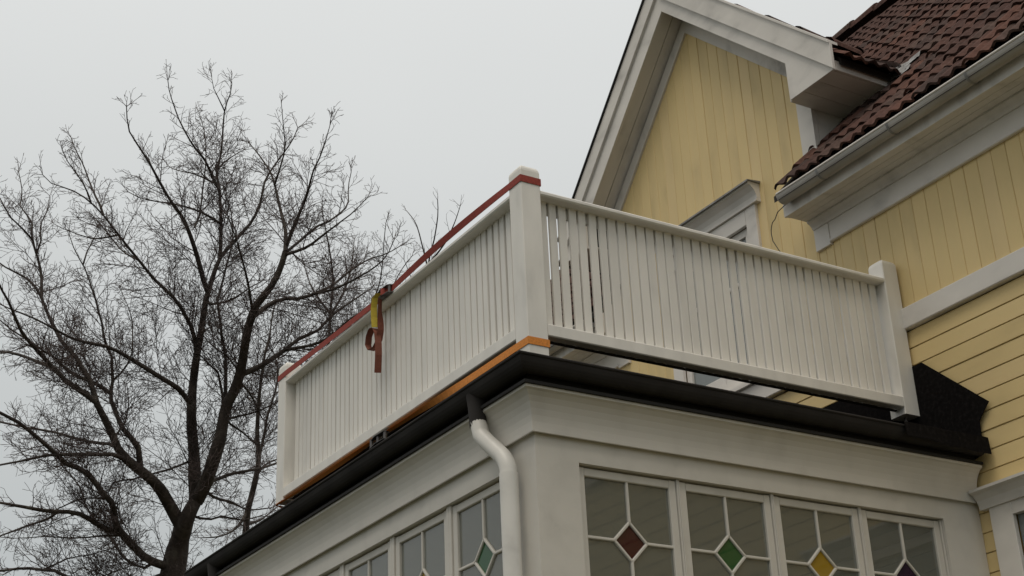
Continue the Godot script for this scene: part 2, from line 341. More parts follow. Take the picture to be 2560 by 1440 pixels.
	[0.0257, 0.0165, [-11.54, 3.05, -1.11, -11.61, 3.12, -1.05, -11.86, 3.20, -0.89, -12.11, 3.31, -0.69, -12.33, 3.42, -0.58, -12.70, 3.57, -0.47, -12.96, 3.67, -0.28, -13.33, 3.83, 0.01, -13.55, 3.94, 0.13]],
	[0.0154, 0.0064, [-11.48, 3.17, -1.02, -11.55, 3.39, -1.16, -11.53, 3.62, -1.20, -11.74, 4.03, -1.22]],
	[0.0693, 0.0236, [-12.46, 1.82, -2.25, -12.41, 1.85, -1.98, -12.36, 1.91, -1.79, -12.27, 2.01, -1.61, -12.12, 2.10, -1.42, -12.04, 2.13, -1.33, -11.84, 2.24, -1.21, -11.64, 2.34, -1.12, -11.55, 2.41, -0.98, -11.51, 2.50, -0.88, -11.47, 2.62, -0.75, -11.46, 2.69, -0.62, -11.43, 2.73, -0.41, -11.33, 2.77, -0.30, -11.19, 2.83, -0.13, -11.00, 2.90, 0.11, -10.88, 2.96, 0.29, -10.80, 2.99, 0.44, -10.74, 3.01, 0.58, -10.63, 3.06, 0.75]],
	[0.0466, 0.0197, [-12.08, 2.11, -1.38, -12.04, 2.13, -1.16, -11.96, 2.19, -0.97, -11.89, 2.23, -0.82, -11.84, 2.24, -0.66, -11.83, 2.22, -0.49, -11.81, 2.21, -0.29, -11.62, 2.17, -0.02, -11.69, 2.21, 0.26, -11.83, 2.27, 0.38]],
	[0.0201, 0.0129, [-11.83, 2.22, -0.49, -11.87, 2.18, -0.47, -12.00, 2.13, -0.34, -12.30, 2.12, -0.21, -12.59, 2.12, -0.12, -12.73, 2.09, -0.01, -12.95, 2.08, 0.06]],
	[0.0162, 0.0104, [-11.58, 2.38, -1.03, -11.80, 2.44, -0.87, -12.05, 2.46, -0.76, -12.17, 2.41, -0.65, -12.44, 2.43, -0.62]],
	[0.0215, 0.0128, [-11.95, 3.19, -2.27, -11.93, 3.15, -2.21, -11.84, 2.97, -1.91, -11.80, 2.88, -1.71, -11.85, 2.81, -1.51, -11.85, 2.74, -1.34, -11.79, 2.70, -1.17, -11.71, 2.53, -1.08]],
	[0.0156, 0.0064, [-12.13, 2.09, -1.43, -12.02, 2.03, -1.13, -12.09, 2.00, -0.92, -12.02, 1.95, -0.64, -11.83, 1.89, -0.35, -11.89, 1.85, -0.07, -11.96, 1.86, 0.16]],
	[0.0264, 0.0089, [-12.40, 1.86, -1.95, -12.52, 1.80, -1.88, -12.64, 1.88, -1.70, -12.80, 2.06, -1.60, -12.97, 2.26, -1.55, -13.16, 2.51, -1.41, -13.33, 2.77, -1.26, -13.51, 3.10, -1.20, -13.59, 3.38, -0.98, -13.62, 3.49, -0.86]],
	[0.0373, 0.0196, [-12.45, 1.82, -2.18, -12.43, 1.69, -2.05, -12.41, 1.53, -1.67, -12.47, 1.52, -1.27, -12.12, 1.48, -0.76, -12.10, 1.54, -0.62, -12.34, 1.60, -0.49, -12.60, 1.67, -0.33, -12.27, 1.52, 0.05, -12.11, 1.45, 0.23]],
	[0.0152, 0.008, [-12.34, 1.60, -0.49, -12.41, 1.74, -0.72, -12.61, 1.86, -0.89, -12.54, 1.91, -1.13, -12.82, 2.11, -1.51]],
	[0.032, 0.0146, [-11.78, 2.86, -2.40, -11.92, 2.93, -2.58, -12.09, 3.08, -2.81, -12.13, 3.17, -3.05, -12.30, 3.31, -3.37, -12.54, 3.53, -3.76, -12.64, 3.76, -4.17]],
	[0.0213, 0.0163, [-11.31, 3.59, -2.43, -11.44, 3.56, -2.58, -11.45, 3.47, -2.77, -11.45, 3.40, -2.84, -11.63, 3.41, -3.05]],
	[0.0213, 0.0137, [-11.32, 3.56, -2.43, -11.28, 3.58, -2.49, -11.46, 3.75, -2.81, -11.44, 3.79, -2.93, -11.45, 3.94, -3.16]],
	[0.0267, 0.0115, [-11.89, 2.77, -2.39, -12.18, 2.76, -2.68, -12.36, 2.79, -2.98, -12.81, 2.85, -3.40, -12.87, 2.93, -3.73]],
	[0.0213, 0.0111, [-12.04, 2.44, -2.27, -12.09, 2.42, -2.55, -12.14, 2.51, -2.79, -12.18, 2.49, -3.04, -12.30, 2.62, -3.38]],
]
const STEM_LIMBS := [
	[0.0799, 0.0134, [-16.67, 2.94, -4.87, -16.52, 3.30, -4.82, -16.39, 3.60, -4.79, -16.24, 3.90, -4.75, -16.09, 4.12, -4.75, -15.86, 4.45, -4.74, -15.72, 4.73, -4.71, -15.62, 5.02, -4.63, -15.49, 5.33, -4.58, -15.43, 5.43, -4.56, -15.24, 5.67, -4.50, -14.99, 5.96, -4.44, -14.85, 6.21, -4.42, -14.85, 6.51, -4.49, -14.86, 6.83, -4.52, -14.85, 7.14, -4.58]],
	[0.0332, 0.011, [-15.76, 4.66, -4.72, -15.82, 5.09, -4.83, -15.72, 5.43, -4.84, -15.65, 5.71, -4.90, -15.68, 6.00, -4.98, -15.67, 6.34, -4.98, -15.68, 6.58, -4.91, -15.72, 6.76, -4.78, -15.80, 6.94, -4.61]],
	[0.0266, 0.0104, [-15.88, 4.42, -4.74, -16.04, 4.71, -4.97, -16.12, 4.83, -5.18, -16.37, 5.17, -5.51]],
	[0.0333, 0.0102, [-16.24, 3.90, -4.75, -16.16, 3.58, -4.53, -15.97, 3.36, -4.19, -15.77, 3.24, -3.78]],
	[0.0333, 0.0111, [-16.33, 3.72, -4.77, -16.56, 3.89, -5.11, -16.88, 4.24, -5.52]],
]
const FAR_LIMBS := [
	[0.0671, 0.0112, [-18.37, 4.58, -6.95, -17.86, 5.97, -6.78, -17.08, 6.85, -6.54, -16.80, 8.06, -6.48, -16.48, 8.62, -6.38, -16.26, 9.21, -6.18, -16.12, 9.69, -6.00, -16.02, 9.96, -5.93]],
	[0.0298, 0.0094, [-16.81, 8.03, -6.48, -16.65, 8.49, -6.68, -16.76, 9.17, -6.90, -17.18, 9.93, -7.15]],
	[0.0296, 0.0085, [-17.03, 7.07, -6.53, -16.47, 7.45, -6.69, -15.86, 7.79, -6.79, -15.35, 8.21, -6.79, -14.79, 8.73, -6.59, -14.56, 8.93, -6.51]],
	[0.0299, 0.0093, [-16.80, 8.06, -6.48, -17.20, 8.72, -6.28, -17.44, 9.31, -6.21, -17.45, 9.64, -6.12]],
	[0.0259, 0.0092, [-17.03, 7.07, -6.53, -16.85, 7.59, -7.12, -16.59, 8.38, -7.49, -16.31, 8.98, -7.70, -16.21, 9.32, -7.91]],
]
const TIP_LIMBS := [
	[0.0719, 0.0119, [-19.04, 5.06, -9.60, -18.07, 7.22, -9.21, -17.65, 8.75, -9.00, -17.13, 9.73, -8.77, -16.81, 10.11, -8.73, -16.51, 10.50, -8.66, -16.34, 10.75, -8.57]],
	[0.024, 0.0098, [-17.20, 9.59, -8.81, -17.23, 10.20, -8.68, -17.20, 10.61, -8.54, -17.46, 10.99, -8.49]],
	[0.024, 0.0094, [-17.13, 9.73, -8.77, -16.78, 10.05, -8.94, -16.27, 10.26, -8.89, -15.77, 10.39, -8.75]],
	[0.0201, 0.0079, [-17.65, 8.75, -9.00, -17.19, 9.33, -8.42, -16.96, 9.61, -8.13]],
]
# ------------------------------------------------------------------ scene
func _ready() -> void:
	rng.seed = 7
	# camera: hand-held from the lawn, looking up, slightly rolled
	cam = Camera3D.new()
	cam.name = "camera"
	cam.position = Vector3(6.6625, -3.3414, 4.3018)
	cam.rotation = Vector3(0.43092, 1.00770, -0.04558)
	cam.fov = 21.711
	cam.near = 0.05
	cam.far = 900.0
	add_child(cam)
	cam.current = true
	# overcast winter sky, brighter overhead than at the horizon
	var env := Environment.new()
	var sky := Sky.new()
	var sm := ProceduralSkyMaterial.new()
	sm.sky_top_color = Color(1.0, 1.0, 0.985).linear_to_srgb()
	sm.sky_horizon_color = Color(0.30, 0.335, 0.345).linear_to_srgb()
	sm.sky_curve = 0.60
	sm.ground_bottom_color = Color(0.05, 0.05, 0.04).linear_to_srgb()
	sm.ground_horizon_color = Color(0.20, 0.21, 0.20).linear_to_srgb()
	sm.sun_angle_max = 1.0
	var cover := Image.create(512, 256, false, Image.FORMAT_RGBA8)
	var cn := FastNoiseLite.new()
	cn.seed = 5
	cn.frequency = 1.1
	cn.fractal_octaves = 4
	for y in 256:
		for x in 512:
			var el := (0.5 - (y + 0.5) / 256.0) * PI
			var az := (x + 0.5) / 512.0 * TAU
			var d := Vector3(cos(az) * cos(el), sin(el) * 1.6, sin(az) * cos(el))
			var v := clampf(0.10 + 0.24 * cn.get_noise_3dv(d), 0.0, 1.0)
			cover.set_pixel(x, y, Color(v, v, v * 0.98, 1.0))
	sm.sky_cover = ImageTexture.create_from_image(cover)
	sm.sky_cover_modulate = Color(1, 1, 1, 1)
	sky.sky_material = sm
	env.background_mode = Environment.BG_SKY
	env.sky = sky
	env.tonemap_mode = Environment.TONE_MAPPER_LINEAR
	env.tonemap_exposure = 1.02
	env.ambient_light_source = Environment.AMBIENT_SOURCE_SKY
	env.sdfgi_enabled = true
	env.ssao_enabled = true
	env.ssil_enabled = true
	var we := WorldEnvironment.new()
	we.name = "world_environment"
	we.environment = env
	add_child(we)
	var sun := DirectionalLight3D.new()
	sun.name = "sun"
	sun.light_color = Color(1.0, 0.97, 0.92)
	sun.light_energy = 0.5
	sun.light_angular_distance = 40.0
	sun.shadow_enabled = true
	sun.rotation_degrees = Vector3(-68, 40, 0)
	add_child(sun)

	make_materials()
	build_ground()
	build_house()
	build_veranda()
	build_railing()
	build_straps()
	build_cable()
	build_trees()

func build_ground() -> void:
	var s := Shape.new()
	s.box(Vector3(-300, GY - 0.3, -300), Vector3(300, GY, 300))
	var g := put("ground", s, M.grass, self)
	g.set_meta("kind", "structure")
	g.set_meta("label", "dark winter lawn around the house")

# ------------------------------------------------------------------ the yellow house
func rake(x: float, h: float) -> float:
	return h - (1.07 * (AX - x) if x < AX else 0.965 * (x - AX))

func build_house() -> void:
	var h := thing("yellow_house", "yellow wooden house with steep white-trimmed gable and red pantile roof", "house")
	var x0 := -7.2
	var x1 := 4.6
	var back := -10.9
	# shell: front wall in two storeys round the window openings, side and back walls
	var body := node("wall", h)
	var s := Shape.new()
	var zb := ZW - 0.022
	s.box(Vector3(x0, GY, zb - 0.16), Vector3(0.60, 0.78, zb))
	s.box(Vector3(1.578, GY, zb - 0.16), Vector3(x1, 0.78, zb))
	s.box(Vector3(0.60, -0.861, zb - 0.16), Vector3(1.578, 0.78, zb))
	s.box(Vector3(0.60, GY, zb - 0.16), Vector3(1.578, -2.21, zb))
	s.box(Vector3(x0, 0.78, zb - 0.16), Vector3(-2.45, 2.0, zb))
	s.box(Vector3(-1.49, 0.78, zb - 0.16), Vector3(x1, 2.0, zb))
	s.prism(PackedVector2Array([Vector2(-3.36, 2.0), Vector2(-2.45, 2.0), Vector2(-2.45, 2.18), Vector2(-1.49, 2.18), Vector2(-1.49, 2.0), Vector2(-0.605, 2.0), Vector2(-0.605, rake(-0.605, 4.42)), Vector2(AX, 4.42), Vector2(-3.36, rake(-3.36, 4.42))]), xy, zb - 0.16, zb)
	s.box(Vector3(x0, GY, back), Vector3(x0 + 0.16, 1.9, zb - 0.16))
	s.box(Vector3(x1 - 0.16, GY, back), Vector3(x1, 1.9, zb - 0.16))
	s.box(Vector3(x0, GY, back - 0.16), Vector3(x1, 1.9, back))
	put("backing", s, M.yellow_base, body)
	# upper storey: upright tongue-and-groove boards
	var up := node("upright_cladding", h)
	var bw := 0.1225
	var n0 := int(floor((x0 - AX) / bw)) + 1
	var n1 := int(floor((x1 - AX) / bw))
	for i in range(n0, n1):
		var a := AX + i * bw
		var b := a + bw
		var lo := 0.775
		var in_gable := b > -3.20 and a < -0.745
		if in_gable:
			a = maxf(a, -3.197)
			b = minf(b, -0.745)
		elif a < -3.197 and b > -3.354:
			b = -3.354
		elif a < -0.588 and b > -0.745:
			a = -0.588
		var mat: Material = M["yellow_%d" % [0, 1, 0, 2, 0, 3, 1, 0, 2][(i + 900) % 9]]
		if in_gable and b > -2.60 and a < -1.34:      # over the window head, and beside it
			if a < -2.58: upright(up, a, -2.58, lo, 2.44, 2.44, mat)
			if b > -1.36: upright(up, -1.36, b, lo, 2.44, 2.44, mat)
			upright(up, a, b, 2.40, rake(a, 4.28), rake(b, 4.28), mat)
		elif in_gable:
			upright(up, a, b, lo, rake(a, 4.28), rake(b, 4.28), mat)
		else:
			upright(up, a, b, lo, 1.60, 1.60, mat)
	for e in [[-0.745, -0.667], [-0.667, -0.588], [-3.354, -3.276], [-3.276, -3.197]]: upright(up, e[0], e[1], 0.775, 1.545, 1.545, M.yellow_0)
	# belt course and the lower storey: level boards
	var lower := node("level_cladding", h)
	var bs := Shape.new()
	bs.bar(Vector3(x0, 0.690, ZW + 0.012), Vector3(x1, 0.690, ZW + 0.012), Vector3(0, 0, 1), Vector3.UP, 0.06, 0.152, 0.006)
	put("belt_course", bs, M.trim, h)
	var dy := 0.1266
	for i in 34:
		var top := 0.607 - dy * i
		if top - dy < GY: break
		var cuts := [[x0, x1]]
		if top < -0.78 and top > -2.2: cuts = [[x0, 0.43], [1.75, x1]]
		for c in cuts: level_board(lower, c[0], c[1], top - dy, top, M["yellow_h_%d" % [0, 2, 1, 0, 3, 0, 1][i % 7]])
	gable(h)
	main_eave(h, -0.752, x1)
	main_eave(h, x0, -3.190)
	house_window(h)
	lower_window(h)
	main_roof(h, x0, x1)

func upright(parent: Node3D, a: float, b: float, lo: float, ta: float, tb: float, m: Material) -> void:
	if b - a < 0.012: return
	var ch := 0.0038
	var g := 0.0008
	var z0 := ZW - 0.021
	var z1 := ZW + rng.randf_range(-0.0015, 0.0015)
	a += g
	b -= g
	var p := []
	var q := []
	for k in [[a, z0], [a, z1 - ch], [a + ch, z1], [b - ch, z1], [b, z1 - ch], [b, z0]]:
		p.append(Vector3(k[0], lo, k[1]))
		q.append(Vector3(k[0], lerpf(ta, tb, (k[0] - a) / (b - a)), k[1]))
	var s := Shape.new()
	s.loft(p, q)
	put("board", s, m, parent)

func level_board(parent: Node3D, a: float, b: float, lo: float, hi: float, m: Material) -> void:
	var s := Shape.new()
	var j := rng.randf_range(-0.001, 0.001)
	s.prism(PackedVector2Array([Vector2(ZW - 0.021, lo + 0.0015), Vector2(ZW + j, lo + 0.0015), Vector2(ZW + 0.002 + j, lo + 0.004), Vector2(ZW - 0.002 + j, hi - 0.006), Vector2(ZW - 0.007 + j, hi - 0.001), Vector2(ZW - 0.021, hi - 0.001)]), zy, a, b)
	put("board", s, m, parent)

func gable(h: Node3D) -> void:
	var g := node("gable_trim", h)
	# corner boards, each with the white foot that ends the frieze below the eave
	for e in [[-0.745, -0.59], [-3.352, -3.197]]:
		boxed("corner_board", Vector3(e[0], 1.538, ZW - 0.02), Vector3(e[1], rake((e[0] + e[1]) / 2, 4.24), ZW + 0.026), M.trim, g)
	# board along the rake where the wall meets the soffit
	for side in [-1, 1]:
		var xe := -3.352 if side < 0 else -0.59
		var s := Shape.new()
		s.prism(PackedVector2Array([Vector2(AX, 4.27), Vector2(xe, rake(xe, 4.27)), Vector2(xe, rake(xe, 4.42)), Vector2(AX, 4.42)]), xy, ZW - 0.02, ZW + 0.020)
		put("rake_board", s, M.soffit, g)
	# overhanging verge: soffit boards, lower board with the boxed return, upper board, cover strip
	var hs := {-1: [4.43, 4.67, 4.865, 4.89], 1: [4.42, 4.58, 4.79, 4.815]}
	for side in [-1, 1]:
		var q: Array = hs[side]
		var xo := -0.055 if side > 0 else -3.80      # outer end
		var xi := -0.565 if side > 0 else -3.385       # inner edge of the return
		var yb := 2.71 if side > 0 else 2.69
		for k in 2:
			var s := Shape.new()
			var za := ZW + 0.004 + k * 0.118
			s.prism(PackedVector2Array([Vector2(AX, q[0] + 0.012), Vector2(xi, rake(xi, q[0] + 0.012)), Vector2(xi, rake(xi, q[0] + 0.034)), Vector2(AX, q[0] + 0.034)]), xy, za, za + 0.112)
			put("soffit_board", s, M.soffit, g)
		var s1 := Shape.new()
		var xm: float = xo - side * 0.02
		s1.prism(PackedVector2Array([Vector2(AX, q[0]), Vector2(xi, rake(xi, q[0])), Vector2(xi, yb), Vector2(xm, yb), Vector2(xm, rake(xm, q[1])), Vector2(AX, q[1])]), xy, ZW + 0.235, ZW + 0.258)
		put("lower_bargeboard", s1, M.trim, g)
		var s2 := Shape.new()
		s2.prism(PackedVector2Array([Vector2(AX, q[1] - 0.012), Vector2(xo, rake(xo, q[1] - 0.012)), Vector2(xo, rake(xo, q[2])), Vector2(AX, q[2])]), xy, ZW + 0.2585, ZW + 0.284)
		put("upper_bargeboard", s2, M.trim, g)
		var s3 := Shape.new()
		s3.prism(PackedVector2Array([Vector2(AX, q[2] + 0.001), Vector2(xo, rake(xo, q[2] + 0.001)), Vector2(xo, rake(xo, q[3])), Vector2(AX, q[3])]), xy, ZW + 0.20, ZW + 0.300)
		put("verge_strip", s3, M.trim if side > 0 else M.near_black, g)
		# boxed eave running back along the side of the gable
		var zi := -3.75
		var xs := -0.59 if side > 0 else -3.352
		var eave := node("side_eave", h)
		for k in 3:
			var w: float = (xm - side * 0.02 - xs) / 3.0
			boxed("soffit_board", Vector3(minf(xs + w * k, xs + w * (k + 1)) + 0.002, yb + 0.002, zi), Vector3(maxf(xs + w * k, xs + w * (k + 1)) - 0.002, yb + 0.020, ZW + 0.234), M.soffit, eave)
		boxed("fascia", Vector3(minf(xm, xm - side * 0.019), yb + 0.004, zi), Vector3(maxf(xm, xm - side * 0.019), yb + 0.085, ZW + 0.234), M.soffit, eave)
		# cheek wall of upright boards above the main roof
		var cheek := node("cheek_wall", h)
		for k in 12:
			var za := ZW - 0.024 - k * 0.115
			boxed("board", Vector3(minf(xs, xs - side * 0.02), 1.95, za - 0.113), Vector3(maxf(xs, xs - side * 0.02), yb + 0.03, za), M.trim, cheek)
		boxed("flashing", Vector3(minf(xs + side * 0.002, xs + side * 0.03), 2.10, ZW - 0.02), Vector3(maxf(xs + side * 0.002, xs + side * 0.03), 2.205, ZW + 0.03), M.zinc, cheek)

func main_eave(h: Node3D, a: float, b: float) -> void:
	var e := node("eave", h)
	var wall_end := -0.745 if a > -2.0 else -3.197
	# frieze board with a bead at its lower edge
	var fa := maxf(a, -0.588) if a > -2.0 else a
	var fb := b if a > -2.0 else -3.354
	var s := Shape.new()
	s.bar(Vector3(fa, 1.675, ZW + 0.008), Vector3(fb, 1.675, ZW + 0.008), Vector3(0, 0, 1), Vector3.UP, 0.024, 0.235, 0.004)
	put("frieze", s, M.trim, e)
	var s0 := Shape.new()
	s0.bar(Vector3(fa, 1.566, ZW + 0.016), Vector3(fb, 1.566, ZW + 0.016), Vector3(0, 0, 1), Vector3.UP, 0.036, 0.022, 0.006)
	put("frieze_bead", s0, M.trim, e)
	# cove moulding and soffit boards
	var s1 := Shape.new()
	s1.prism(PackedVector2Array([Vector2(ZW - 0.01, 1.715), Vector2(ZW + 0.035, 1.715), Vector2(ZW + 0.045, 1.735), Vector2(ZW + 0.062, 1.752), Vector2(ZW + 0.085, 1.765), Vector2(ZW + 0.085, 1.79), Vector2(ZW - 0.01, 1.79)]), zy, maxf(a, wall_end + 0.002) if a > -2.0 else a, b if a > -2.0 else wall_end - 0.002)
	put("cove", s1, M.soffit, e)
	for k in 3:
		var z0 := ZW + 0.088 + k * 0.064
		boxed("soffit_board", Vector3(a + 0.004, 1.779, z0), Vector3(b - 0.004, 1.797, z0 + 0.0605), M.soffit, e)
	boxed("fascia", Vector3(a, 1.770, ZW + 0.280), Vector3(b, 1.915, ZW + 0.300), M.soffit, e)
	# end board closing the eave box beside the gable
	var xe := a if a > -2.0 else b
	var t := 0.018 if a > -2.0 else -0.018
	var s2 := Shape.new()
	s2.prism(PackedVector2Array([Vector2(ZW + 0.03, 1.80), Vector2(ZW + 0.279, 1.775), Vector2(ZW + 0.279, 1.95), Vector2(ZW + 0.03, 2.2)]), zy, minf(xe, xe + t), maxf(xe, xe + t))
	put("end_board", s2, M.trim, e)
	# half-round gutter on brackets
	var g := node("gutter", h)
	if a > -2.0: a = -0.662
	else: b = -3.28
	var cy := 1.893
	var cz := ZW + 0.365
	var r := 0.064
	var sg := Shape.new()
	var oa := PackedVector3Array()
	var ob := PackedVector3Array()
	var ia := PackedVector3Array()
	var ib := PackedVector3Array()
	for k in 15:
		var an := PI * k / 14.0
		var o := Vector3(0, -sin(an), cos(an))
		oa.append(Vector3(a - 0.01, cy, cz) + o * r)
		ob.append(Vector3(b, cy, cz) + o * r)
		ia.append(Vector3(a - 0.01, cy, cz) + o * (r - 0.004))
		ib.append(Vector3(b, cy, cz) + o * (r - 0.004))
	sg.strip(oa, ob, true)
	sg.strip(ia, ib)
	sg.strip(oa, ia)
	sg.strip(ob, ib)
	put("trough", sg, M.gutter, g)
	var rim := Shape.new()
	rim.tube(PackedVector3Array([Vector3(a - 0.01, cy + 0.004, cz + r), Vector3(b, cy + 0.004, cz + r)]), PackedFloat32Array([0.009, 0.009]), 8, true)
	put("rim", rim, M.trim, g)
	var ends := Shape.new()
	var pl := PackedVector2Array()
	for k in 15: pl.append(Vector2(cz + cos(PI * k / 14.0) * (r + 0.002), cy - sin(PI * k / 14.0) * (r + 0.002)))
	ends.prism(pl, zy, (a - 0.014) if a > -2.0 else b - 0.004, (a - 0.006) if a > -2.0 else b + 0.004)
	put("stop_end", ends, M.gutter, g)
	var x := (a + 0.43) if a > -2.0 else (b - 0.43)
	for k in 7:
		var band := Shape.new()
		var xx := x + (0.72 * k if a > -2.0 else -0.72 * k)
		if xx > b or xx < a: break
		var pa := PackedVector3Array()
		var pb := PackedVector3Array()
		for q in 15:
			var an := PI * q / 14.0
			pa.append(Vector3(xx - 0.011, cy - sin(an) * (r + 0.004), cz + cos(an) * (r + 0.004)))
			pb.append(Vector3(xx + 0.011, cy - sin(an) * (r + 0.004), cz + cos(an) * (r + 0.004)))
		band.strip(pa, pb, true)
		put("bracket", band, M.zinc, g)

func house_window(h: Node3D) -> void:
	var w := node("window", h)
	var cx := -1.97
	# casing
	for sgn in [-1, 1]:
		var s := Shape.new()
		s.bar(Vector3(cx + sgn * 0.552, 0.80, ZW + 0.012), Vector3(cx + sgn * 0.552, 2.24, ZW + 0.012), Vector3(1, 0, 0), Vector3(0, 0, 1), 0.126, 0.034, 0.004)
		put("casing", s, M.trim, w)
	var hd := Shape.new()
	hd.bar(Vector3(cx - 0.488, 2.172, ZW + 0.012), Vector3(cx + 0.488, 2.172, ZW + 0.012), Vector3(0, 0, 1), Vector3.UP, 0.034, 0.136, 0.004)
	put("head_casing", hd, M.trim, w)
	# crown moulding over the head, with its metal capping
	var cr := Shape.new()
	cr.prism(PackedVector2Array([Vector2(ZW - 0.01, 2.242), Vector2(ZW + 0.050, 2.242), Vector2(ZW + 0.050, 2.258), Vector2(ZW + 0.038, 2.266), Vector2(ZW + 0.042, 2.300), Vector2(ZW + 0.060, 2.338), Vector2(ZW + 0.095, 2.372), Vector2(ZW + 0.118, 2.380), Vector2(ZW + 0.118, 2.402), Vector2(ZW - 0.01, 2.402)]), zy, cx - 0.665, cx + 0.665)
	put("crown_moulding", cr, M.trim, w)
	var cap := Shape.new()
	cap.prism(PackedVector2Array([Vector2(ZW - 0.005, 2.4025), Vector2(ZW + 0.135, 2.4025), Vector2(ZW + 0.135, 2.390), Vector2(ZW + 0.139, 2.390), Vector2(ZW + 0.139, 2.405), Vector2(ZW - 0.005, 2.420)]), zy, cx - 0.685, cx + 0.685)
	put("capping", cap, M.zinc, w)
	boxed("sill", Vector3(cx - 0.64, 0.767, ZW - 0.02), Vector3(cx + 0.64, 0.800, ZW + 0.075), M.trim, w)
	boxed("apron", Vector3(cx - 0.487, 0.801, ZW - 0.06), Vector3(cx + 0.487, 0.90, ZW - 0.006), M.trim, w)
	# two casements
	for sgn in [-1, 1]:
		var c := node("casement", w)
		var a: float = cx + sgn * 0.244 - 0.242
		var b: float = a + 0.484
		var fr := Shape.new()
		var z0 := ZW - 0.055
		var z1 := ZW - 0.010
		fr.box(Vector3(a, 0.902, z0), Vector3(a + 0.062, 2.102, z1))
		fr.box(Vector3(b - 0.062, 0.902, z0), Vector3(b, 2.102, z1))
		fr.box(Vector3(a + 0.063, 2.040, z0), Vector3(b - 0.063, 2.102, z1))
		fr.box(Vector3(a + 0.063, 0.902, z0), Vector3(b - 0.063, 0.985, z1))
		fr.box(Vector3(a + 0.063, 1.66, z0 + 0.008), Vector3(b - 0.063, 1.69, z1 - 0.004))
		put("frame", fr, M.trim, c)
		boxed("pane", Vector3(a + 0.063, 0.986, ZW - 0.034), Vector3(b - 0.063, 1.659, ZW - 0.030), M.house_glass, c)
		boxed("pane", Vector3(a + 0.063, 1.691, ZW - 0.034), Vector3(b - 0.063, 2.039, ZW - 0.030), M.house_glass, c)

func lower_window(h: Node3D) -> void:
	var w := node("hooded_window", h)
	var s := Shape.new()
	s.prism(PackedVector2Array([Vector2(ZW - 0.01, -0.780), Vector2(ZW + 0.045, -0.780), Vector2(ZW + 0.048, -0.760), Vector2(ZW + 0.060, -0.725), Vector2(ZW + 0.088, -0.692), Vector2(ZW + 0.120, -0.678), Vector2(ZW + 0.120, -0.660), Vector2(ZW - 0.01, -0.640)]), zy, 0.375, 1.80)
	put("hood_moulding", s, M.trim, w)
	for e in [[0.432, 0.608], [1.57, 1.75]]:
		var c := Shape.new()
		c.bar(Vector3((e[0] + e[1]) / 2, -2.2, ZW + 0.012), Vector3((e[0] + e[1]) / 2, -0.781, ZW + 0.012), Vector3(1, 0, 0), Vector3(0, 0, 1), e[1] - e[0], 0.036, 0.004)
		put("casing", c, M.trim, w)
	boxed("head_casing", Vector3(0.609, -0.86, ZW - 0.02), Vector3(1.569, -0.781, ZW + 0.028), M.trim, w)
	boxed("sill", Vector3(0.43, -2.27, ZW - 0.02), Vector3(1.76, -2.202, ZW + 0.07), M.trim, w)
	boxed("pane", Vector3(0.609, -2.20, ZW - 0.020), Vector3(1.569, -0.861, ZW - 0.016), M.house_glass, w)

func pantile(len_: float) -> Array:
	# a few slightly different S-shaped clay tiles: x across, y out of the roof, z down the slope
	var out := []
	for variant in 3:
		var s := Shape.new()
		var top_a := PackedVector3Array()
		var top_b := PackedVector3Array()
		var low_b := PackedVector3Array()
		for k in 13:
			var u := k / 12.0
			var hgt := 0.014 + 0.014 * sin(TAU * 2.0 * (u - 0.06)) + 0.003 * variant * sin(TAU * u)
			var x := (u - 0.5) * 0.252
			top_a.append(Vector3(x, hgt - 0.012, -len_ / 2))
			top_b.append(Vector3(x, hgt + 0.016, len_ / 2 + 0.006 * sin(TAU * u + variant)))
			low_b.append(Vector3(x, hgt - 0.004, len_ / 2 - 0.004))
		s.strip(top_a, top_b, false)
		s.strip(top_b, low_b, false)
		out.append(s.mesh())
	return out

func in_view(p: Vector3) -> bool:
	var q := cam.transform.affine_inverse() * p
	if q.z > -0.1: return false
	var t := tan(deg_to_rad(cam.fov) / 2.0)
	return absf(q.y / -q.z) < t * 1.02 and absf(q.x / -q.z) < t * 1.02 * 16.0 / 9.0

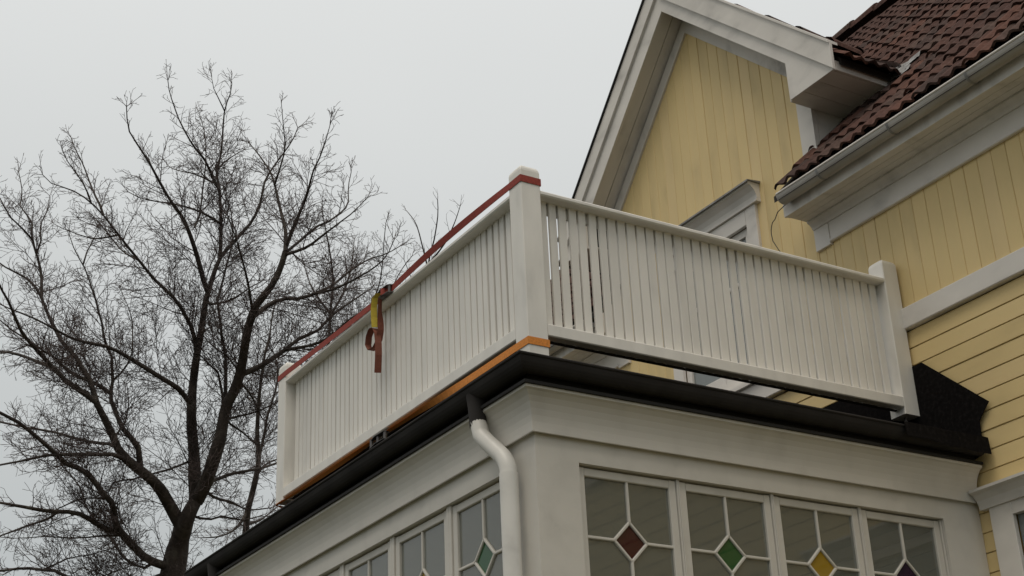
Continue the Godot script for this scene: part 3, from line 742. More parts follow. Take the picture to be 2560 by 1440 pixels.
func main_roof(h: Node3D, x0: float, x1: float) -> void:
	var tn := 1.06
	var eave_z := -2.74
	var eave_y := 1.930
	var ridge_z := -6.88
	var sl := Vector3(0, -tn, 1).normalized()                # down the slope
	var nn := Vector3(0, 1, tn).normalized()
	var up := func(z: float) -> float: return eave_y + (eave_z - z) * tn
	var roof := node("roof", h)
	# boarded deck under the tiles
	var deck := Shape.new()
	var th := 0.05
	for e in [[-0.715, x1 + 0.2, eave_z + 0.03, ZW], [x0 - 0.2, -3.22, eave_z + 0.03, ZW], [-0.585, x1 + 0.2, ZW, -3.9], [x0 - 0.2, -3.36, ZW, -3.9], [x0 - 0.2, x1 + 0.2, -3.9, ridge_z]]:
		deck.loft([Vector3(e[0], up.call(e[2]) - th, e[2]), Vector3(e[1], up.call(e[2]) - th, e[2]), Vector3(e[1], up.call(e[2]), e[2]), Vector3(e[0], up.call(e[2]), e[2])],
			[Vector3(e[0], up.call(e[3]) - th, e[3]), Vector3(e[1], up.call(e[3]) - th, e[3]), Vector3(e[1], up.call(e[3]), e[3]), Vector3(e[0], up.call(e[3]), e[3])])
	var yr: float = up.call(ridge_z)
	deck.loft([Vector3(x0 - 0.2, yr - th, ridge_z), Vector3(x1 + 0.2, yr - th, ridge_z), Vector3(x1 + 0.2, yr, ridge_z), Vector3(x0 - 0.2, yr, ridge_z)],
		[Vector3(x0 - 0.2, 1.85, -11.3), Vector3(x1 + 0.2, 1.85, -11.3), Vector3(x1 + 0.2, 1.9, -11.3), Vector3(x0 - 0.2, 1.9, -11.3)])
	put("deck", deck, M.under, roof)
	for e in [x0, x1 - 0.02]:
		var gs := Shape.new()
		gs.prism(PackedVector2Array([Vector2(ZW - 0.2, 1.9), Vector2(back_z(), 1.9), Vector2(ridge_z, yr - 0.06), Vector2(ZW - 0.2, up.call(ZW - 0.2) - 0.06)]), zy, e, e + 0.02)
		put("end_gable", gs, M.yellow_base, roof)
	# tiles
	var tiles := pantile(0.40)
	var rest := Shape.new()
	var single := 0
	var row := 0
	var ex := 0.295
	var basis := Basis(Vector3(1, 0, 0), nn, sl)
	while true:
		var c0 := Vector3(0, eave_y, eave_z + 0.012) - sl * (ex * row + 0.20) + nn * 0.012
		if c0.z < ridge_z + 0.12: break
		var col := 0
		while true:
			var x := -0.560 - 28 * 0.236 + col * 0.236 + (0.004 if row % 2 else -0.004)
			col += 1
			if x > x1 + 0.15: break
			var c := Vector3(x, c0.y, c0.z)
			if x > -3.42 and x < -0.53:
				var low := c + sl * 0.2
				if low.z > ZW: 
					if x > -3.31 and x < -0.62: continue
				elif c.y < gtop(x): continue
			elif x < 0.10 and x > -4.02 and c.y > 2.80 and c.y < gtop(x): continue
			var b := basis.rotated(nn, rng.randf_range(-0.025, 0.025)).rotated(sl, rng.randf_range(-0.03, 0.03))
			c += nn * rng.randf_range(-0.004, 0.008) + sl * rng.randf_range(-0.010, 0.010)
			var me: ArrayMesh = tiles[rng.randi() % 3]
			var mi: int = [0, 0, 1, 1, 2, 3, 4][rng.randi() % 7]
			if single < 290 and in_view(c) and not (x < -0.6 and c.y < 3.3):
				var o := put_mesh("tile", me, M["tile_%d" % mi], roof)
				o.transform = Transform3D(b, c)
				single += 1
			else: add_copy(rest, me, Transform3D(b, c))
		row += 1
	if rest.v.size():
		var o := put("tile_field", rest, M.tile_1, roof)
		o.set_meta("kind", "stuff")
	# ridge tiles
	var k := 0
	while x0 + k * 0.38 < x1:
		var a := x0 + k * 0.38
		var s := Shape.new()
		var pa := PackedVector3Array()
		var pb := PackedVector3Array()
		var pc := PackedVector3Array()
		for q in 9:
			var an := PI * (q / 8.0)
			var d := Vector3(0, sin(an), cos(an))
			pa.append(Vector3(a, yr + 0.02, ridge_z) + d * 0.125)
			pb.append(Vector3(a + 0.40, yr + 0.02, ridge_z) + d * 0.150)
			pc.append(Vector3(a + 0.40, yr + 0.02, ridge_z) + d * 0.128)
		s.strip(pa, pb)
		s.strip(pb, pc)
		put("ridge_tile", s, M["tile_%d" % (k % 5)], roof)
		k += 1
	gable_roof(h, up)

func gtop(x: float) -> float:
	return rake(x, 4.86) if x < AX else 4.59 - 0.86 * (x - AX)

func back_z() -> float: return -11.06

func add_copy(into: Shape, me: ArrayMesh, t: Transform3D) -> void:
	var a := me.surface_get_arrays(0)
	var vs: PackedVector3Array = a[Mesh.ARRAY_VERTEX]
	var ns: PackedVector3Array = a[Mesh.ARRAY_NORMAL]
	for i in vs.size():
		into.v.append(t * vs[i])
		into.n.append(t.basis * ns[i])

func gable_roof(h: Node3D, up: Callable) -> void:
	var roof := node("gable_roof", h)
	var zf := ZW + 0.27
	for side in [-1, 1]:
		var t := 1.07 if side < 0 else 0.86
		var hh := 4.74 if side < 0 else 4.49
		var xe := -3.80 if side < 0 else -0.055
		var ye := hh - t * absf(xe - AX)
		var deck := Shape.new()
		# deck slab from the verge back into the main roof
		deck.loft([Vector3(AX, hh - 0.07, zf - 0.08), Vector3(xe, ye - 0.07, zf - 0.08), Vector3(xe, ye - 0.005, zf - 0.08), Vector3(AX, hh - 0.005, zf - 0.08)],
			[Vector3(AX, hh - 0.07, -5.7), Vector3(xe, ye - 0.07, -3.75), Vector3(xe, ye - 0.005, -3.75), Vector3(AX, hh - 0.005, -5.7)])
		put("deck", deck, M.under, roof)
		var sl := Vector3(side, -t, 0).normalized()
		var nn := Vector3(side * t, 1, 0).normalized()
		var tiles := pantile(0.40)
		var rest := Shape.new()
		var basis := Basis(sl.cross(nn) * -1.0, nn, sl)
		basis.x = nn.cross(sl)
		for row in 10:
			var c0 := Vector3(xe + side * 0.075, ye - t * 0.075, 0) - sl * (0.295 * row + 0.20) + nn * 0.012
			if (AX - c0.x) * side > -0.05: break
			for col in 18:
				var z := zf - 0.15 - col * 0.236
				var c := Vector3(c0.x, c0.y, z)
				if c.y < up.call(z) - 0.02: break
				var b := basis.rotated(nn, rng.randf_range(-0.02, 0.02)).rotated(sl, rng.randf_range(-0.03, 0.03))
				c += nn * rng.randf_range(-0.003, 0.008) + sl * rng.randf_range(-0.012, 0.012)
				var me: ArrayMesh = tiles[rng.randi() % 3]
				if side > 0:
					var o := put_mesh("tile", me, M["tile_%d" % (rng.randi() % 5)], roof)
					o.transform = Transform3D(b, c)
				else: add_copy(rest, me, Transform3D(b, c))
		if side < 0:
			var o := put("tile_field", rest, M.tile_1, roof)
			o.set_meta("kind", "stuff")
	for k in 7:
		var z := zf - 0.06 - k * 0.38
		var s := Shape.new()
		var pa := PackedVector3Array()
		var pb := PackedVector3Array()
		for q in 9:
			var an := PI * (q / 8.0)
			var d := Vector3(cos(an), sin(an), 0)
			pa.append(Vector3(AX, 4.60, z) + d * 0.15)
			pb.append(Vector3(AX, 4.60, z - 0.40) + d * 0.125)
		s.strip(pa, pb)
		put("ridge_tile", s, M["tile_%d" % (k % 5)], roof)
	# creased metal in the valley between the two roofs
	var vs := Shape.new()
	var la := PackedVector3Array()
	var lm := PackedVector3Array()
	var lb := PackedVector3Array()
	for k in 8:
		var x := -0.02 - k * 0.22
		var y := 4.52 - 0.86 * (x - AX) + 0.060
		var z: float = -2.74 - (y - 1.930) / 1.06 + 0.03
		lm.append(Vector3(x, y, z))
		la.append(Vector3(x - 0.11, y + 0.11, z) + Vector3(0.02, 0.02, 0))
		lb.append(Vector3(x, y - 0.17 + 0.03, z + 0.16))
	vs.strip(la, lm)
	vs.strip(lm, lb)
	put("valley_flashing", vs, M.zinc, roof)
	# crumpled lead at the foot of the valley, dressed over the main roof's tiles
	var rn := Vector3(0, 1, 1.06).normalized()
	var ld := Shape.new()
	var rows := []
	for i in 8:
		var line := PackedVector3Array()
		for j in 8:
			var x := -0.30 + 0.055 * i + rng.randfn(0, 0.012)
			var z := -3.42 - 0.040 * j + rng.randfn(0, 0.010) - 0.012 * i
			line.append(Vector3(x, 1.93 + (-2.74 - z) * 1.06, z) + rn * (0.064 + rng.randf_range(-0.010, 0.018)))
		rows.append(line)
	for i in 7: ld.strip(rows[i], rows[i + 1])
	put("lead_patch", ld, M.zinc, roof)
	# lead soaker along the cheek wall
	var sk := Shape.new()
	for e in [[-0.588, -0.46]]:
		sk.loft([Vector3(e[0], 2.375, -3.13), Vector3(e[1], 2.375, -3.13), Vector3(e[1], 2.385, -3.13), Vector3(e[0], 2.385, -3.13)],
			[Vector3(e[0], 3.255, -3.95), Vector3(e[1], 3.255, -3.95), Vector3(e[1], 3.265, -3.95), Vector3(e[0], 3.265, -3.95)])
	put("soaker", sk, M.black_metal, roof)

# ------------------------------------------------------------------ the veranda
func around(o: float, y: float) -> PackedVector3Array:
	return PackedVector3Array([Vector3(XL - o, y, ZW + 0.03), Vector3(XL - o, y, ZV + o), Vector3(XV + o, y, ZV + o), Vector3(XV + o, y, ZW + 0.03)])

func swept(profile: Array) -> Shape:
	var s := Shape.new()
	for i in profile.size() - 1:
		s.strip(around(profile[i][0], profile[i][1]), around(profile[i + 1][0], profile[i + 1][1]), true)
	return s

func build_veranda() -> void:
	var v := thing("veranda", "white glazed veranda with black gutter and stained glass diamonds in its windows", "veranda")
	var t := 0.12
	# base walls up to the sills, head walls above the windows, corner piers
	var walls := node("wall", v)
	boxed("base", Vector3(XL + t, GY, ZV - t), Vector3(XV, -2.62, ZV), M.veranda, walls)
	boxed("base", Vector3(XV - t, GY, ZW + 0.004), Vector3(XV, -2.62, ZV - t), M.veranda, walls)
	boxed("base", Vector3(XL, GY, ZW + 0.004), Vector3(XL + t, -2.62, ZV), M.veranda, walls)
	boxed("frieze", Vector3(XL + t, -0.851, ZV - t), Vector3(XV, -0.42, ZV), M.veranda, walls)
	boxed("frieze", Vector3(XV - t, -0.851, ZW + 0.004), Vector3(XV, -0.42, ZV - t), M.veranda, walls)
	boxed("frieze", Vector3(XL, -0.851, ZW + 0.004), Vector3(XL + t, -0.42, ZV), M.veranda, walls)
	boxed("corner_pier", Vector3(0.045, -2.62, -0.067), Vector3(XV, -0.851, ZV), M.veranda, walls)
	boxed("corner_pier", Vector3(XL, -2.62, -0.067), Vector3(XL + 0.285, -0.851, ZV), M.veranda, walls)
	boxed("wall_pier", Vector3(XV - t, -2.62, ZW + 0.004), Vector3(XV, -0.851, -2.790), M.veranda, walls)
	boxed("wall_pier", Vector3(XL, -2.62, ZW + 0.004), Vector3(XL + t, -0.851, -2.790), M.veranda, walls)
	# coved cornice
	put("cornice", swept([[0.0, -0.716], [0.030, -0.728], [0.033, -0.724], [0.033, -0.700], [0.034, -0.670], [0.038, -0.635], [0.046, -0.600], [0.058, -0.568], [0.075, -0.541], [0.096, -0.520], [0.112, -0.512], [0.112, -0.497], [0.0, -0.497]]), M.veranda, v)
	put("eave_fascia", swept([[0.02, -0.4965], [0.128, -0.4965], [0.128, -0.480], [0.070, -0.470], [0.062, -0.360], [0.0, -0.35]]), M.near_black, v)  # near-black fascia between gutter and cornice
	# half-round black gutter
	var prof := []
	for k in 13:
		var an := PI * k / 12.0
		prof.append([0.118 + cos(an) * 0.068, -0.362 - sin(an) * 0.078])
	for k in range(12, -1, -1):
		var an := PI * k / 12.0
		prof.append([0.118 + cos(an) * 0.064, -0.362 - sin(an) * 0.074])
	put("gutter", swept(prof), M.black_metal, v)
	var lip := []
	for k in 9: lip.append([0.186 + cos(TAU * k / 8.0) * 0.009, -0.361 + sin(TAU * k / 8.0) * 0.009])
	put("gutter_lip", swept(lip), M.black_metal, v)
	# felt roof: low slopes rising to a flat deck, felt turned up against the house wall
	var roof := node("roof", v)
	var a := around(0.115, -0.352)
	var b := PackedVector3Array([Vector3(XL + 1.2, 0.10, ZW + 0.03), Vector3(XL + 1.2, 0.10, ZV - 1.2), Vector3(XV - 1.2, 0.10, ZV - 1.2), Vector3(XV - 1.2, 0.10, ZW + 0.03)])
	for i in 3:
		var s := Shape.new()
		var dn := Vector3(0, -0.03, 0)
		s.loft([a[i], a[i + 1], b[i + 1], b[i]], [a[i] + dn, a[i + 1] + dn, b[i + 1] + dn, b[i] + dn])
		put("slope", s, M.felt, roof)
	boxed("flat_deck", Vector3(XL + 1.2, 0.07, ZW + 0.03), Vector3(XV - 1.2, 0.10, ZV - 1.2), M.felt, roof)
	var fl := Shape.new()
	fl.prism(PackedVector2Array([Vector2(-4.4, -0.30), Vector2(-4.0, 0.345), Vector2(0.089, 0.336), Vector2(0.586, -0.113), Vector2(0.545, -0.150), Vector2(0.485, -0.210), Vector2(0.480, -0.30), Vector2(0.486, -0.42), Vector2(0.30, -0.47), Vector2(0.0, -0.30)]), xy, ZW + 0.024, ZW + 0.029)
	put("wall_upstand", fl, M.felt, roof)
	# added black sheet for the shade on the gutter next to the house
	var sheet_a := PackedVector3Array()
	var sheet_b := PackedVector3Array()
	var sheet_c := PackedVector3Array()
	for k in 9:
		var u := k / 8.0
		var z := lerpf(-2.36, ZW + 0.032, u)
		var w := 0.012 * sin(u * 9.0) + 0.008 * sin(u * 23.0)
		sheet_a.append(Vector3(0.30, -0.262, z))
		sheet_b.append(Vector3(0.532 + w * 0.3, -0.340, z))
		sheet_c.append(Vector3(0.538 + w * 0.5, -0.43 - 0.03 * u - 0.006 * sin(u * 17.0), z))
	var flp := Shape.new()
	flp.strip(sheet_a, sheet_b)
	flp.strip(sheet_b, sheet_c)
	put("gutter_shade", flp, M.felt, roof)
	# downpipes under gutter outlets
	downpipe(v, -0.055, 0.175)
	downpipe(v, -4.02, -4.10)
	# windows: four in the side wall, six along the front
	var glasses := ["red_glass", "green_glass", "amber_glass", "violet_glass"]
	for k in 4:
		ver_window(v, Vector3(XV - 0.042, 0, -0.402 - 0.682 * k), Vector3(0, 0, -1), Vector3(1, 0, 0), 0.682, M[glasses[k]])
	var gl2 := ["green_glass", "amber_glass", "violet_glass", "green_glass", "red_glass"]
	for k in 5:
		ver_window(v, Vector3(-0.300 - 0.715 * k, 0, ZV - 0.042), Vector3(-1, 0, 0), Vector3(0, 0, 1), 0.715, M[gl2[k]])
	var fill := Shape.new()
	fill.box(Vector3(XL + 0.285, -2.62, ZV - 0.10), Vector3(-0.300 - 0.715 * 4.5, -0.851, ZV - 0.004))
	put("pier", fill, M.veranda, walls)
	# the room behind the glass
	var room := node("interior", v)
	boxed("floor", Vector3(XL + t, -3.75, ZW + 0.01), Vector3(XV - t, -3.65, ZV - t), M.floor_wood, room)
	boxed("ceiling", Vector3(XL + t, -0.70, ZW + 0.01), Vector3(XV - t, -0.68, ZV - t - 0.002), M.ceiling, room)

func downpipe(v: Node3D, x0: float, x1: float) -> void:
	var d := node("downpipe", v)
	var zg := ZV + 0.118
	var zw := ZV + 0.075
	var r := 0.047
	var o := Shape.new()
	o.tube(PackedVector3Array([Vector3(x0, -0.40, zg), Vector3(x0, -0.47, zg), Vector3(x0, -0.585, zg)]), PackedFloat32Array([0.062, 0.053, 0.046]), 16, true)
	put("outlet", o, M.black_metal, d)
	var p := PackedVector3Array()
	var rr := PackedFloat32Array()
	var c := Curve3D.new()
	c.add_point(Vector3(x0, -0.548, zg), Vector3.ZERO, Vector3(0, -0.03, 0))
	c.add_point(Vector3(x0 + (x1 - x0) * 0.10, -0.635, zg - 0.004), Vector3(-(x1 - x0) * 0.05, 0.06, 0), Vector3((x1 - x0) * 0.16, -0.05, -0.004))
	c.add_point(Vector3(x0 + (x1 - x0) * 0.80, -0.800, zw + 0.008), Vector3(-(x1 - x0) * 0.25, 0.06, 0.012), Vector3((x1 - x0) * 0.12, -0.035, -0.004))
	c.add_point(Vector3(x1, -0.925, zw), Vector3(0, 0.06, 0), Vector3(0, -0.05, 0))
	for q in c.tessellate(4, 3.0):
		p.append(q)
		rr.append(r)
	var s := Shape.new()
	s.tube(p, rr, 20, true)
	put("swan_neck", s, M.pipe, d)
	var s2 := Shape.new()
	s2.tube(PackedVector3Array([Vector3(x1, -0.91, zw), Vector3(x1, -0.925, zw), Vector3(x1, GY + 0.15, zw)]), PackedFloat32Array([r + 0.004, r + 0.004, r + 0.004]), 20, true)
	put("pipe", s2, M.pipe, d)
	for y in [-1.75, -3.6]:
		var b := Shape.new()
		b.tube(PackedVector3Array([Vector3(x1, y, zw), Vector3(x1, y - 0.03, zw)]), PackedFloat32Array([r + 0.009, r + 0.009]), 16, true)
		b.box(Vector3(x1 - 0.012, y - 0.03, ZV), Vector3(x1 + 0.012, y, zw - r))
		put("clamp", b, M.pipe, d)

func ver_window(v: Node3D, c: Vector3, u: Vector3, n: Vector3, pitch: float, stained: Material) -> void:
	var w := node("window", v)
	var at := func(x: float, y: float, d: float) -> Vector3: return c + u * x + n * d + Vector3(0, y, 0)
	var hw := 0.281          # half width of the glass
	var yt := -0.908
	var yc := -1.24
	var yb := -1.572
	var ylow := -2.56
	var fr := Shape.new()
	var o := pitch / 2.0
	var st := 0.048           # sash stile
	# sash: stiles and rails
	for sg in [-1.0, 1.0]:
		fr.bar(at.call(sg * (hw + st / 2), yt + 0.046, -0.010), at.call(sg * (hw + st / 2), ylow, -0.010), u, n, st, 0.040, 0.004)
	for y in [[yt, yt + 0.046], [yb - 0.06, yb], [ylow, ylow + 0.07]]:
		fr.bar(at.call(-hw, (y[0] + y[1]) / 2, -0.011), at.call(hw, (y[0] + y[1]) / 2, -0.011), n, Vector3.UP, 0.040, y[1] - y[0], 0.004)
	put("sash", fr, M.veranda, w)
	var mu := Shape.new()
	for sg in [-1.0, 1.0]:
		var gap := o - hw - st - 0.003
		if gap > 0.004: mu.bar(at.call(sg * (o - gap / 2 - 0.001), yt + 0.055, -0.012), at.call(sg * (o - gap / 2 - 0.001), -2.62, -0.012), u, n, gap, 0.066, 0.003)
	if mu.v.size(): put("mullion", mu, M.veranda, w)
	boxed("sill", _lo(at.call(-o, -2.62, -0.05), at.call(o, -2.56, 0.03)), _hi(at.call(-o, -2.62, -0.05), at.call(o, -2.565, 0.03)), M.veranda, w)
	# glazing bars meeting a diamond
	var gb := Shape.new()
	var dd := 0.107
	var bw := 0.017
	gb.bar(at.call(0, yt, -0.006), at.call(0, yc + dd, -0.006), u, n, bw, 0.024, 0.004)
	gb.bar(at.call(0, yb, -0.006), at.call(0, yc - dd, -0.006), u, n, bw, 0.024, 0.004)
	gb.bar(at.call(-hw, yc, -0.006), at.call(-dd, yc, -0.006), Vector3.UP, n, bw, 0.024, 0.004)
	gb.bar(at.call(hw, yc, -0.006), at.call(dd, yc, -0.006), Vector3.UP, n, bw, 0.024, 0.004)
	gb.bar(at.call(0, yb - 0.06, -0.006), at.call(0, ylow + 0.07, -0.006), u, n, bw, 0.024, 0.004)
	var cn := [[0.0, dd], [dd, 0.0], [0.0, -dd], [-dd, 0.0]]
	for k in 4:
		var a: Array = cn[k]
		var b: Array = cn[(k + 1) % 4]
		var pa: Vector3 = at.call(a[0], yc + a[1], -0.0065)
		var pb: Vector3 = at.call(b[0], yc + b[1], -0.0065)
		gb.bar(pa, pb, (pb - pa).normalized().cross(n), n, bw, 0.0235, 0.004)
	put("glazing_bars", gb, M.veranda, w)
	# panes: four clear ones round the stained diamond, two plain ones below
	var pane := func(poly: PackedVector2Array) -> Shape:
		var s := Shape.new()
		s.prism(poly, func(q: Vector2, d: float) -> Vector3: return at.call(q.x, q.y, d), -0.010, -0.007)
		return s
	for sx in [-1.0, 1.0]:
		put("pane", pane.call(PackedVector2Array([Vector2(sx * 0.006, yt), Vector2(sx * hw, yt), Vector2(sx * hw, yc + 0.006), Vector2(sx * dd, yc + 0.006), Vector2(sx * 0.006, yc + dd)])), M.pane, w)
		put("pane", pane.call(PackedVector2Array([Vector2(sx * 0.006, yb), Vector2(sx * hw, yb), Vector2(sx * hw, yc - 0.006), Vector2(sx * dd, yc - 0.006), Vector2(sx * 0.006, yc - dd)])), M.pane, w)
		put("pane", pane.call(PackedVector2Array([Vector2(sx * 0.006, yb - 0.06), Vector2(sx * hw, yb - 0.06), Vector2(sx * hw, ylow + 0.07), Vector2(sx * 0.006, ylow + 0.07)])), M.pane, w)
	var q := dd - 0.004
	put("stained_pane", pane.call(PackedVector2Array([Vector2(0, yc + q), Vector2(q, yc), Vector2(0, yc - q), Vector2(-q, yc)])), stained, w)

func _lo(a: Vector3, b: Vector3) -> Vector3: return Vector3(minf(a.x, b.x), minf(a.y, b.y), minf(a.z, b.z))
func _hi(a: Vector3, b: Vector3) -> Vector3: return Vector3(maxf(a.x, b.x), maxf(a.y, b.y), maxf(a.z, b.z))

# ------------------------------------------------------------------ the balcony railing
func build_railing() -> void:
	var r := thing("balcony_railing", "white balcony railing of close upright balusters standing on the veranda roof", "railing")
	post(r, Vector3(-PW / 2, 0, -PW / 2), -0.19, true)
	post(r, Vector3(RL + PW / 2, 0, -PW / 2), 0.008, true)
	post(r, Vector3(-PW / 2, 0, RZ - PW / 2), -0.02, false)
	post(r, Vector3(RL + PW / 2, 0, RZ - PW / 2), -0.02, false)
	var bal := []
	for k in 5:
		var s := Shape.new()
		s.bar(Vector3(0, 0.03, 0), Vector3(0, 0.955, 0), Vector3(1, 0, 0), Vector3(0, 0, 1), [0.052, 0.054, 0.0590, 0.0610, 0.0630][k], 0.0215, 0.003)
		bal.append(s.mesh())
	rail_run(r, Vector3(-PW, 0, 0), Vector3(RL + PW, 0, 0), Vector3(0, 0, -1), bal)
	rail_run(r, Vector3(0, 0, -PW), Vector3(0, 0, RZ), Vector3(-1, 0, 0), bal)
	rail_run(r, Vector3(RL, 0, -PW), Vector3(RL, 0, RZ), Vector3(1, 0, 0), bal)

func post(r: Node3D, c: Vector3, lo: float, front: bool) -> void:
	var s := Shape.new()
	s.bar(c + Vector3(0, lo, 0), c + Vector3(0, 1.062, 0), Vector3(1, 0, 0), Vector3(0, 0, 1), PW, PW, 0.005)
	var p := put("post", s, M.rail, r)
	# rounded cap
	var cap := Shape.new()
	var prev := []
	for k in [[0.5, 1.062], [0.5, 1.094], [0.485, 1.108], [0.44, 1.122], [0.36, 1.132], [0.2, 1.139]]:
		var ring := []
		var w: float = PW * k[0]
		var ch := 0.006
		for e in [[w - ch, w], [w, w - ch], [w, ch - w], [w - ch, -w], [ch - w, -w], [-w, ch - w], [-w, w - ch], [ch - w, w]]: ring.append(c + Vector3(e[0], k[1], e[1]))
		if prev.size(): cap.loft(prev, ring)
		prev = ring
	put("cap", cap, M.rail, p)
	if front or lo > -0.1:
		var f := Shape.new()
		f.tube(PackedVector3Array([c + Vector3(0, -0.30, 0), c + Vector3(0, lo + 0.002, 0)]), PackedFloat32Array([0.012, 0.012]), 8, true)
		put("foot_bolt", f, M.steel, p)

func rail_run(r: Node3D, a: Vector3, b: Vector3, inward: Vector3, bal: Array) -> void:
	var d := (b - a).normalized()
	var ln := (b - a).length()
	# rounded handrail plank with a batten below it
	var s := Shape.new()
	s.bar(a + inward * 0.066 + Vector3(0, 0.966, 0), b + inward * 0.066 + Vector3(0, 0.966, 0), inward, Vector3.UP, 0.132, 0.034, 0.009)
	put("handrail", s, M.rail, r)
	var s2 := Shape.new()
	s2.bar(a + inward * 0.110 + Vector3(0, 0.916, 0), b + inward * 0.110 + Vector3(0, 0.916, 0), inward, Vector3.UP, 0.026, 0.064, 0.003)
	put("upper_batten", s2, M.rail, r)
	var s3 := Shape.new()
	s3.bar(a + inward * 0.036 + Vector3(0, 0.0645, 0), b + inward * 0.036 + Vector3(0, 0.0645, 0), inward, Vector3.UP, 0.070, 0.077, 0.006)
	put("bottom_rail", s3, M.rail, r)
	var s4 := Shape.new()
	s4.bar(a + inward * 0.080 + Vector3(0, 0.0225, 0), b + inward * 0.080 + Vector3(0, 0.0225, 0), inward, Vector3.UP, 0.028, 0.006, 0.001)
	put("shade_strip", s4, M.rail_shade, r)  # added dark strip: the shade on the underside of the bottom rail
	var pitch := 0.0735
	var n := int((ln - 0.03) / pitch)
	var off := (ln - n * pitch) / 2.0
	for i in n:
		var j := rng.randf_range(-0.0032, 0.0032)
		var p := a + d * (off + pitch * (i + 0.5) + j) + inward * (0.0835 + rng.randf_range(-0.001, 0.001))
		var o := put_mesh("baluster", bal[(rng.randi() % 3) if i < 7 else (1 if rng.randf() < 0.1 else 2 + (rng.randi() % 3))], M["baluster_%d" % (rng.randi() % 3)], r)
		o.transform = Transform3D(Basis(d, Vector3.UP, d.cross(Vector3.UP)).rotated(d.cross(Vector3.UP), rng.randf_range(-0.0016, 0.0016)), p)

# ------------------------------------------------------------------ lashing straps
func ribbon(pts: Array, wide: Array, thick: float) -> Shape:
	# webbing along pts; wide[i] is half the width as a vector
	var s := Shape.new()
	for side in [-1.0, 1.0]:
		var a := PackedVector3Array()
		var b := PackedVector3Array()
		for i in pts.size():
			var t: Vector3 = ((pts[mini(i + 1, pts.size() - 1)] as Vector3) - pts[maxi(i - 1, 0)]).normalized()
			var nn: Vector3 = t.cross(wide[i]).normalized() * thick * 0.5 * side
			a.append(pts[i] + wide[i] + nn)
			b.append(pts[i] - wide[i] + nn)
		s.strip(a, b, side > 0)
	return s

